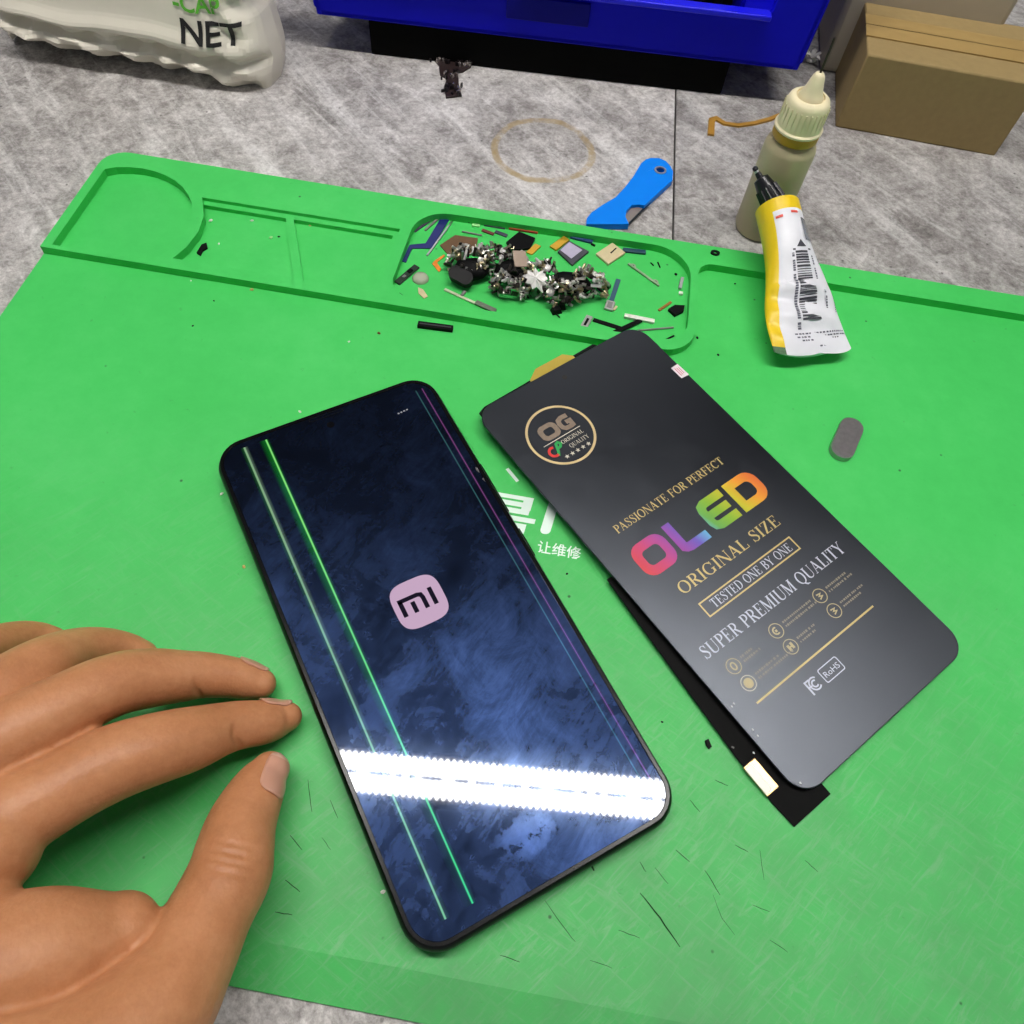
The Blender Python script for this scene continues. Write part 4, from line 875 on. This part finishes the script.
fb = barp('flex_cable', 'slate blue flex cable with a silver connector right of the heap', 'flex cable', (618.5, 279.5), (611, 302), 2.0, .3, dark('flex_slate', (52, 84, 106)), ends=('strip',))
MB().box((.0098, 0, .0006), (.0050, .0036, .0012)).build('connector', pm('conn_silver', (170, 170, 166), .4, .3), fb, bevel=.0002); MB().box((.0098, 0, .00125), (.0032, .0020, .0002)).build('connector_face', grey, fb)
barp('plastic_nub', 'dark green nub between the heap and slate flex cable', 'fragment', (602, 284), (609.5, 289), 1.8, 1.6, dark('nub_green', (22, 54, 26)))
barp('plastic_strip', 'white plastic piece beside the black crossed flex strips', 'plastic part', (624, 317), (654, 323), 1.9, 1.3, wht)
barp('flex_cable', 'black flex strip leaning under the crossed pair at the tray front', 'flex cable', (593, 320), (623, 329.5), 2.0, .4, jet)
barp('flex_cable', 'upper black flex strip crossing toward the white plastic piece', 'flex cable', (614, 333), (641, 320.5), 2.0, .5, jet, z=.0006)
barp('wire', 'thin grey wire running right from the crossed flex strips', 'wire', (638, 331), (673.5, 328), .7, .6, grey)
cn = barp('flex_connector', 'silver slotted connector at the front of the tray', 'connector', (582.5, 330), (589.5, 317.5), 2.8, 1.1, pm('conn_silver', (206, 206, 204)), ends=('housing',)); MB().box((0, 0, .00112), (.0040, .0010, .0002)).build('slot', jet, cn)
barp('plastic_strip', 'white strip leading right from the slotted connector', 'strip', (589, 333), (613, 333.6), 1.5, .5, wht)
barp('contact_strip', 'brown gold sliver near the right wall of the tray', 'contact', (658.5, 311), (671, 302.5), 1.1, .6, dark('brown_gold', (150, 104, 40)))
poly('chip', 'small black chip against the right wall of the tray', 'chip', ((667.5, 311), (674, 307), (684, 307.5), (683, 313), (674.5, 317.5)), 1.4, jet)
barp('screw', 'grey metal bit halfway along the right wall of the tray', 'metal bit', (679.5, 290), (682, 279), 1.4, 1.2, steel); barp('chip_piece', 'white crumb beside the right wall of the tray', 'fragment', (678.5, 294), (682.5, 294.6), 1.6, 1.0, wht)
barp('pin', 'black pin with a bent twin right of the silver bracket', 'pin', (650.5, 263), (653.5, 266), .5, .5, jet); barp('pin', 'black pin farther right of the silver bracket', 'pin', (657.6, 262.5), (660, 268), .5, .5, jet)
barp('pin', 'black speck near the back right corner of the tray', 'pin', (674.8, 274), (676.6, 275.6), .8, .7, jet); barp('pin', 'dark bits at the right front corner of the tray', 'fragment', (666, 340), (674, 336), .7, .5, jet)
barp('pin', 'dark speck on the bare tray floor in front of the heap', 'pin', (531, 325), (534.5, 325.6), .9, .6, jet)
barp('chip_piece', 'tan crumb right of the slate flex connector', 'fragment', (613.5, 311), (616.5, 307), 1.0, .7, beige)
# ---- the heap: magnets bristling with tiny screws
random.seed(33)
hp = [('left', (472, 270), (.0072, .0052, .0036)), ('middle', (510, 272), (.0064, .0048, .0036)), ('right', (570, 285), (.0085, .0050, .0038))]
blobs = [(471, 262, .0100, .0068, .0092, 92), (500, 258, .0082, .0056, .0088, 66), (511, 284, .0082, .0056, .0078, 74), (541, 276, .0080, .0062, .0096, 66), (560, 292, .0084, .0056, .0080, 78), (587, 283, .0084, .0062, .0088, 80)]
for k, (lb, p, r) in enumerate(hp):
    c = at(p[0], p[1], .003); m = MB().ellip((0, 0, r[2]), r, 18, 10, .06); o = m.build('magnet', jet, None, smooth=True, angle=60); o.location = (c.x, c.y, TR)
    tag(o, 'dark lump under the screws at the %s of the metal heap' % ('left end', 'middle', 'right end')[k], 'magnet')
def heap_mesh(kind):
    m = MB()
    if kind == 0: m.lathe([(.0009, 0), (.0010, .0002), (.0009, .0006), (.00048, .0007), (.00045, .0024), (.0002, .0026)], 8)
    elif kind == 1: m.lathe([(.0005, -.0016), (.0005, .0016)], 6)
    elif kind == 2: m.box((0, 0, 0), (.0036, .0010, .0003)); m.box((.0017, 0, .0005), (.0003, .0010, .0012))
    elif kind == 3: m.box((0, 0, 0), (.0024, .0017, .0004)); m.box((0, 0, .0003), (.0012, .0008, .0003))
    else: m.lathe([(.0003, 0), (.0012, .0001), (.0013, .0005), (.0006, .0008), (.0003, .0008)], 9)
    return m
hm = [pm('screw_steel', (190, 188, 180), .36, .9), pm('screw_dark', (58, 54, 50), .36, .8), pm('screw_brassy', (176, 164, 134), .38, .9), pm('screw_bright', (228, 224, 220), .4, .6)]
proto = {}
names = ['screw', 'pin', 'spring_clip', 'metal_tab', 'screw_head']  # the last kind is a bare screw head
ops = ['tiny screw stuck in the metal heap in the parts tray', 'tiny metal pin stuck in the metal heap in the parts tray', 'tiny bent metal clip in the heap in the parts tray', 'tiny flat metal tab in the heap in the parts tray', 'tiny screw head showing in the metal heap in the parts tray']
for (px, py, rx, ry, rz_, n) in blobs:
    c0 = at(px, py, .004)
    for q in range(n):
        k = random.choices(range(5), (4, 3, 2, 1.6, 2))[0]; mt = random.choices(range(4), (5, 3.6, 2.2, 1.7))[0]
        if (k, mt) not in proto:
            o = heap_mesh(k).build(names[k], hm[mt], None); proto[k, mt] = o
        else:
            o = proto[k, mt].copy(); COL.objects.link(o)
        th = U(0, 2 * math.pi); el = math.asin(U(-.05, 1)); rr_ = U(.80, 1.04)
        d = Vector((math.cos(th) * math.cos(el), math.sin(th) * math.cos(el), math.sin(el)))
        o.location = (c0.x + d.x * rx * rr_, c0.y + d.y * ry * rr_, max(.0014, .0022 + d.z * (rz_ - .002) * rr_)); sc_ = U(.95, 1.35); o.scale = (sc_, sc_, sc_)
        v = (d + Vector((U(-.9, .9), U(-.9, .9), U(-.6, .6)))).normalized(); o.rotation_mode = 'QUATERNION'; o.rotation_quaternion = Vector((0, 0, 1)).rotation_difference(v)
        tag(o, ops[k], ('screw', 'pin', 'clip', 'tab', 'screw')[k], ('screws', 'pins', 'clips', 'metal tabs', 'screw heads')[k] + ' in the scrap heap')
# recognisable bigger pieces on the heap
c = at(461, 279, .0030); m = MB().holed(rrect(.0105, .0058, .0027, 8), [], -.0016, .0016); o = m.build('speaker_module', pm('speaker_black', (10, 10, 11), .5, spec=.2), None, bevel=.0006); o.location = (c.x, c.y, .0042); o.rotation_euler = (.35, .1, -.35); tag(o, 'black oval speaker piece at the left front of the screw heap', 'speaker')
c = at(520, 259, .0085); m = MB().box((0, 0, 0), (.0058, .0068, .0008)); o = m.build('shield_plate', dark('shield_taupe', (150, 132, 118), .4, metal=.5), None, bevel=.0002); o.location = c; o.rotation_euler = (.5, .2, .45); tag(o, 'taupe square metal plate on top of the screw heap', 'metal plate')
random.seed(8)
c = at(536, 279, .0080); m = MB(); star = []
for i in range(18):
    a = 2 * math.pi * i / 18; r = (.0064 if i % 2 == 0 else .0042) * U(.8, 1.15); star.append((r * math.cos(a), r * .75 * math.sin(a), U(-.0008, .0008)))
m.add(star + [(0, 0, .0018)], [(i, (i + 1) % 18, 18) for i in range(18)]); o = m.build('foil_scrap', pm('foil_white', (240, 236, 232), .5, .2, noise=.05), None); o.location = c; o.rotation_euler = (.5, .1, -.4); sd = o.modifiers.new('thick', 'SOLIDIFY'); sd.thickness = .0003; tag(o, 'jagged bright white foil scrap in the middle of the screw heap', 'foil')
c = at(556, 312, TR); m = MB(); m.box((0, 0, .0012), (.0042, .0032, .0022), .5, .7); m.box((.002, .0022, .002), (.003, .003, .0026), .2, .6); m.tube([(-.001, -.001, .001), (.002, -.003, .0004)], .0003, 6); o = m.build('connector_block', jet, None, bevel=.0002); o.location = c; tag(o, 'black broken block at the front of the screw heap', 'fragment')
# ---- crumbs and specks scattered on the mat
random.seed(17)
tan = dark('crumb_tan', (190, 170, 100), .8); bro = dark('crumb_brown', (110, 80, 40), .8); pgr = dark('crumb_pale_green', (170, 226, 150), .8)
for (px, py, s, mt, lb) in ((211, 221, .9, wht, 'largest white crumb in the left pocket of the mat'), (252, 221, .8, wht, 'white crumb at the back of the left pocket'), (271, 238, .9, pgr, 'pale green crumb beside a black speck in the left pocket'), (279, 237, .6, jet, 'black speck beside the pale green crumb in the left pocket'),
        (219, 244, .6, wht, 'faint white crumb in the middle of the left pocket'), (252, 290, .9, tan, 'tan crumb in front of the left pocket'), (191, 281, .5, wht, 'white crumb in front of the left pocket at the far left'), (379, 333.5, .8, bro, 'brown crumb on the mat in front of the trays'),
        (349, 342, .6, wht, 'white crumb left of the brown crumb'), (375, 295, .5, jet, 'black speck in the second pocket'), (394, 244, .7, tan, 'tan crumb in the back corner of the second pocket'), (214, 301, .45, jet, 'black speck on the mat below the left pocket'), (193, 326, .5, jet, 'black speck near the left edge of the mat'),
        (222, 494, .7, wht, 'white crumb by the left edge of the phone'), (300, 412, .7, wht, 'pale crumb behind the top edge of the phone'), (244, 567, .7, tan, 'tan crumb left of the phone'), (697, 338, .7, jet, 'black speck right of the tray front corner'), (718, 355, .6, jet, 'black speck farther right of the tray front corner'),
        (567, 574, .5, jet, 'black speck between the phone and spare screen'), (662, 722, .4, jet, 'black speck right of the phone edge'), (310, 226, .6, tan, 'tan crumb at the back of the second pocket'), (238, 812, .4, wht, 'white crumb between thumb and phone'), (383, 892, .7, wht, 'white crumb at the lower left edge of the phone'), (735, 284, .5, jet, 'black speck left of the glue tube')):
    m = MB().ellip((0, 0, s * .35 * mm), (s * mm, s * .7 * mm, s * .4 * mm), 7, 5, .2); o = m.build('crumb', mt, None); o.location = at(px, py, .00004 if not (300 < px < 320 and py < 230) else .0019); o.rotation_euler.z = U(0, 3); tag(o, lb, 'crumb', 'crumbs on the green mat')
poly('chip_piece', 'black chip fragment at the left end of the left pocket', 'fragment', ((197, 254), (202, 246), (207, 244), (208, 249), (203, 252), (201, 256.5)), .9, jet)
poly('chip_piece', 'black triangular fragment on the mat between phone and spare screen', 'fragment', ((704.5, 741), (708, 739), (711.5, 747), (708.5, 749.5), (705.8, 746)), .7, jet)
# ================================================================== HAND
def smoothpath(pts, n=8):
    """Catmull-Rom through (x,y,z,r...) tuples"""
    P = [np.array(p, float) for p in pts]; P = [2 * P[0] - P[1]] + P + [2 * P[-1] - P[-2]]; out = []
    for i in range(1, len(P) - 2):
        for k in range(n):
            t = k / n; a, b, c, d = P[i - 1:i + 3]
            out.append(.5 * ((2 * b) + (c - a) * t + (2 * a - 5 * b + 4 * c - d) * t * t + (3 * b - a - 3 * c + d) * t ** 3))
    out.append(P[-2]); return out
def digit(m, keys, seg=20, flat=1.0, up=(0, 0, 1)):
    """keys: (px, py, z, r); rounded tip at the first key"""
    K_ = [tuple(at(px, py, z)) + (r,) for px, py, z, r in keys]; S = smoothpath(K_, 7)
    p0 = Vector(S[0][:3]); d = (p0 - Vector(S[2][:3])).normalized(); r0 = S[0][3]
    cap = [(p0 + d * r0 * 1.05 * math.sin(t), r0 * math.cos(t)) for t in (1.5, 1.25, 1.0, .75, .5, .25)]
    path = [c[0] for c in cap] + [Vector(s[:3]) for s in S]; rad = [c[1] for c in cap] + [s[3] for s in S]
    pe = path[-1]; de = (path[-1] - path[-3]).normalized(); re_ = rad[-1]
    for t in (.3, .6, .9, 1.2, 1.45): path.append(pe + de * re_ * math.sin(t)); rad.append(re_ * math.cos(t))
    m.tube(path, rad, seg, flat=flat, up=up); return path, rad
m = MB()
thumb = [(269, 772, .0090, .0053), (263, 781, .0097, .0065), (252, 801, .0118, .0077), (241, 826, .0142, .0087), (235, 850, .0168, .0094), (229, 876, .0186, .0099), (209, 915, .0215, .0098), (186, 962, .0255, .0106), (150, 1014, .030, .0128), (70, 1080, .036, .0150), (-30, 1110, .040, .0165)]
index = [(286, 717.0, .0056, .0043), (277, 719.5, .0064, .0054), (262, 722.5, .0088, .0061), (240, 725, .0118, .0065), (222, 729, .0144, .0070), (190, 739, .0195, .0083), (150, 750, .0245, .0089), (110, 764, .0275, .0092), (60, 790, .0305, .0092), (0, 825, .0330, .0105), (-60, 880, .0350, .0125), (-150, 970, .0380, .0150)]
middle = [(260, 683.5, .0054, .0044), (251, 681.5, .0062, .0052), (232, 677.5, .0088, .0058), (204, 675, .0122, .0064), (184, 676, .0150, .0070), (150, 678, .0200, .0079), (110, 686, .0260, .0082), (50, 715, .0320, .0086), (-20, 755, .0355, .0096), (-80, 820, .0375, .0125), (-170, 930, .0400, .0150)]
ringf = [(142, 655, .0056, .0043), (128, 651, .0068, .0051), (104, 648, .0110, .0058), (76, 652, .0170, .0066), (40, 668, .0260, .0078), (-10, 700, .0330, .0083), (-70, 745, .0350, .0092), (-130, 810, .0370, .0120), (-210, 910, .0390, .0150)]
pinky = [(52, 640, .0054, .0040), (38, 638, .0070, .0047), (14, 640, .0120, .0053), (-20, 652, .0200, .0060), (-60, 680, .0280, .0068), (-110, 730, .0320, .0080), (-170, 800, .0340, .0110), (-240, 890, .0370, .0140)]
wrist = [(-60, 960, .0360, .0170), (-150, 985, .0390, .0210), (-260, 1030, .0410, .0225), (-420, 1120, .0420, .0240), (-640, 1240, .0440, .0270)]
web = [(120, 930, .0280, .0080), (60, 950, .0320, .0130), (-30, 980, .0360, .0160), (-130, 1000, .0390, .0180)]
palm = [(-20, 850, .0340, .0120), (-90, 890, .0370, .0150), (-180, 950, .0390, .0170)]
tp = digit(m, thumb); ixp = digit(m, index); mdp = digit(m, middle); digit(m, ringf); digit(m, pinky); digit(m, wrist, flat=.8); digit(m, web); digit(m, palm)
me = bpy.data.meshes.new('hand_raw'); me.from_pydata(m.v, [], m.f); raw = bpy.data.objects.new('hand_raw', me); COL.objects.link(raw)
rm_ = raw.modifiers.new('r', 'REMESH'); rm_.mode = 'VOXEL'; rm_.voxel_size = .0007
smo = raw.modifiers.new('s', 'SMOOTH'); smo.iterations = 9; smo.factor = .5
dg = bpy.context.evaluated_depsgraph_get(); hm_ = bpy.data.meshes.new_from_object(raw.evaluated_get(dg)); bpy.data.objects.remove(raw)
def skin_material():
    g = NG('skin'); a = g.noise(60, 5, .6); b = g.noise(420, 4, .7)
    f = g.math('ADD', g.math('MULTIPLY', a, .65), g.math('MULTIPLY', b, .35))
    col = g.ramp(f, [(.32, (.41, .165, .066, 1)), (.5, (.50, .215, .094, 1)), (.68, (.58, .27, .128, 1))])
    g.l(col, g.b.inputs['Base Color']); g.b.inputs['Roughness'].default_value = .46; g.b.inputs['Specular IOR Level'].default_value = .4
    g.b.inputs['Subsurface Weight'].default_value = .12; g.b.inputs['Subsurface Radius'].default_value = (.0030, .0011, .0006); g.b.inputs['Subsurface Scale'].default_value = 1.0
    v = g.n('TexVoronoi'); v.inputs['Scale'].default_value = 1100; g.l(g.obj, v.inputs['Vector'])
    h = g.math('ADD', g.math('MULTIPLY', v.outputs['Distance'], .5), g.math('MULTIPLY', g.noise(1, 5, .7, g.mapping(rot=(0, 0, .35), sc=(700, 220, 300))), 1.0))
    g.bump(h, .35, .0003)
    return g.m
skin = skin_material()
# creases across the finger joints, pressed into the mesh
def crease(p, d, w, depth, reach):
    p = Vector(p); d = Vector(d).normalized()
    for v in hm_.vertices:
        r = v.co - p
        if r.length < reach:
            t = r.dot(d); k = math.exp(-(t / w) ** 2) * (1 - (r.length / reach) ** 2)
            v.co -= v.normal * depth * k
cv = np.array([v.co[:] for v in hm_.vertices])
def dirpx(a, b): return (at(*b, .012) - at(*a, .012))
camp = Vector((0, 0, CAMH))
crease(at(237, 738, .0165), dirpx((250, 730), (230, 735)), .0006, .0010, .0048)
crease(at(198, 690, .0160), dirpx((210, 680), (190, 682)), .0006, .0009, .0048)
for k, (py, dp) in enumerate(((846, .00035), (855, .0006), (864, .0004), (874, .0004))): crease(at(240 - k * 3, py, .0245), dirpx((240, 840), (230, 870)), .0006, dp, .0090)
hand = empty('hand', at(100, 800, 0), 0, 'left hand of a person resting on the mat, fingers and thumb pointing at the phone', 'hand')
hm_.materials.clear(); hm_.materials.append(skin)
hm_.polygons.foreach_set('use_smooth', [True] * len(hm_.polygons))
ho = bpy.data.objects.new('hand_skin', hm_); COL.objects.link(ho); ho.parent = hand; ho.location = -hand.location
lowest = min(v.co.z for v in hm_.vertices)
if lowest < .0002:
    for v in hm_.vertices:
        if v.co.z < .0012: v.co.z = .0002 + (v.co.z - lowest) / (.0012 - lowest) * .0010
# nails
from mathutils.bvhtree import BVHTree
bvh = BVHTree.FromPolygons([v.co.copy() for v in hm_.vertices], [tuple(p.vertices) for p in hm_.polygons])
nail_m = pm('fingernail', (202, 150, 126), .28, noise=.06, nscale=150, sss=.05, coat=.3); nail_w = pm('nail_edge', (214, 174, 152), .35)
def nail(c, along, normal, ln, rad, arc=58, label=None):
    """curved plate: c on the finger axis, along towards the tip, normal out of the nail"""
    a = Vector(along).normalized(); nrm = Vector(normal); nrm = (nrm - a * nrm.dot(a)).normalized(); sd_ = a.cross(nrm).normalized(); m = MB(); m.smooth = True
    NU, NV = 14, 10; vs = []
    for i in range(NU + 1):
        u_ = i / NU * 2 - 1
        for k in range(NV + 1):
            v_ = k / NV * 2 - 1; lim = math.sqrt(max(0, 1 - abs(u_) ** 4.5)) if u_ > 0 else math.sqrt(max(0, 1 - .75 * abs(u_) ** 5))
            th = math.radians(arc) * v_ * max(.12, lim); o_ = Vector(c) + a * (u_ * ln / 2)
            d_ = (nrm * math.cos(th) + sd_ * math.sin(th)); r_ = rad * (1 - .22 * max(0, u_) ** 2); hit = bvh.ray_cast(o_, d_, r_ * 1.25)
            p = hit[0] if hit[0] is not None and hit[3] > r_ * .6 else o_ + d_ * r_
            vs.append(p + d_ * (.00025 + .0002 * (1 - v_ * v_)))
    fs = [(i * (NV + 1) + k, i * (NV + 1) + k + 1, (i + 1) * (NV + 1) + k + 1, (i + 1) * (NV + 1) + k) for i in range(NU) for k in range(NV)]
    m.add(vs, fs); m.mi = [1 if j // NV >= NU - 2 else 0 for j in range(len(fs))]
    o = m.build('fingernail', [nail_m, nail_w], hand, smooth=True, angle=80); o.location = -hand.location
    sd2 = o.modifiers.new('t', 'SOLIDIFY'); sd2.thickness = .0004; sd2.offset = 0
    if label: o['label'] = label
tc_ = at(259, 776, .0102); ta = at(272, 762, .0085) - at(253, 808, .0120); tocam = (camp - tc_).normalized(); rt = Vector(RM[:, 0])
nail(tc_, ta, tocam * .66 + rt * .76, .0118, .0066, 34, 'thumbnail')
ic = at(278, 719, .0066); ia = at(292, 716.5, .0055) - at(262, 722.5, .0088); nail(ic, ia, Vector((.1, 1, .10)), .0085, .0052, 42)
mc = at(250, 681.5, .0066); ma = at(266, 684, .0054) - at(232, 677.5, .0088); nail(mc, ma, Vector((.1, 1, .12)), .0085, .0050, 42)

# ================================================================== LAMP ABOVE THE BENCH (seen mirrored in the phone screen)
HL = 1.10; la = Vector((-.233, .228)); lb = Vector((.289, .2735)); ldir = (lb - la).normalized(); lc = la + ldir * ((Vector((0, .25)) - la).dot(ldir))
lamp = empty('bench_lamp', (lc.x, lc.y, HL), math.atan2(ldir.y, ldir.x), 'white twin-row strip lamp mirrored in the lower half of the phone screen', 'lamp')
MB().box((0, 0, .018), (1.24, .085, .030)).build('housing', pm('lamp_tray_grey', (58, 60, 66), .6, noise=.1), lamp, bevel=.004)
LEN, HWD = 1.2, .030
glow = NG('lamp_leds'); em = glow.n('Emission'); em.inputs['Color'].default_value = (1.0, .97, .93, 1); em.inputs['Strength'].default_value = 66
glow.l(em.outputs[0], glow.out.inputs['Surface'])
for s in (-1, 1):
    N = 110; top_, bot_ = [], []
    for i in range(N * 4):
        x = -LEN / 2 + LEN * i / (N * 4); w = .0027 * (1 if (i % 4) in (1, 2) else -1)
        top_.append((x, .0295 + w)); bot_.append((x, (.0036 if (i // 4) % 4 and (i // 4) % 7 else .0014) + .0010 * math.sin(i * 1.9)))
    pts = bot_ + top_[::-1]
    if s < 0: pts = [(x, -y) for x, y in pts][::-1]
    q = MB().prism(pts, -.003, 0.002); q.build('led_row', glow.m, lamp)
for x in (-.5, .5): MB().tube([(x, 0, .03), (x, 0, .90)], .003, 8).build('hanger', steel, lamp)
# a second lamp farther back in the room
cl = empty('ceiling_lamp', (-.15, 2.30, 1.93), 0, 'white panel lamp on the ceiling at the back of the room', 'lamp')
MB().box((0, 0, .03), (1.24, .34, .06)).build('housing', pm('lamp_housing', (225, 225, 225), .4, noise=.02), cl, bevel=.004)
e2 = NG('lamp_panel_glow'); em2 = e2.n('Emission'); em2.inputs['Color'].default_value = (1.0, .97, .93, 1); em2.inputs['Strength'].default_value = 5
e2.l(em2.outputs[0], e2.out.inputs['Surface']); MB().box((0, 0, -.002), (1.2, .30, .004)).build('diffuser', e2.m, cl)
# ================================================================== ROOM LIGHT
w = bpy.data.worlds.new('world'); SC.world = w; w.use_nodes = True; bg = w.node_tree.nodes['Background']; bg.inputs['Color'].default_value = (.88, .94, 1.0, 1); bg.inputs['Strength'].default_value = .30
SC.view_settings.view_transform = 'Standard'; SC.view_settings.look = 'None'; SC.view_settings.gamma = 1.0; SC.view_settings.exposure = 0.0; SC.view_settings.use_curve_mapping = False
SC.cycles.use_denoising = True; SC.cycles.max_bounces = 8; SC.cycles.caustics_reflective = False; SC.cycles.caustics_refractive = False
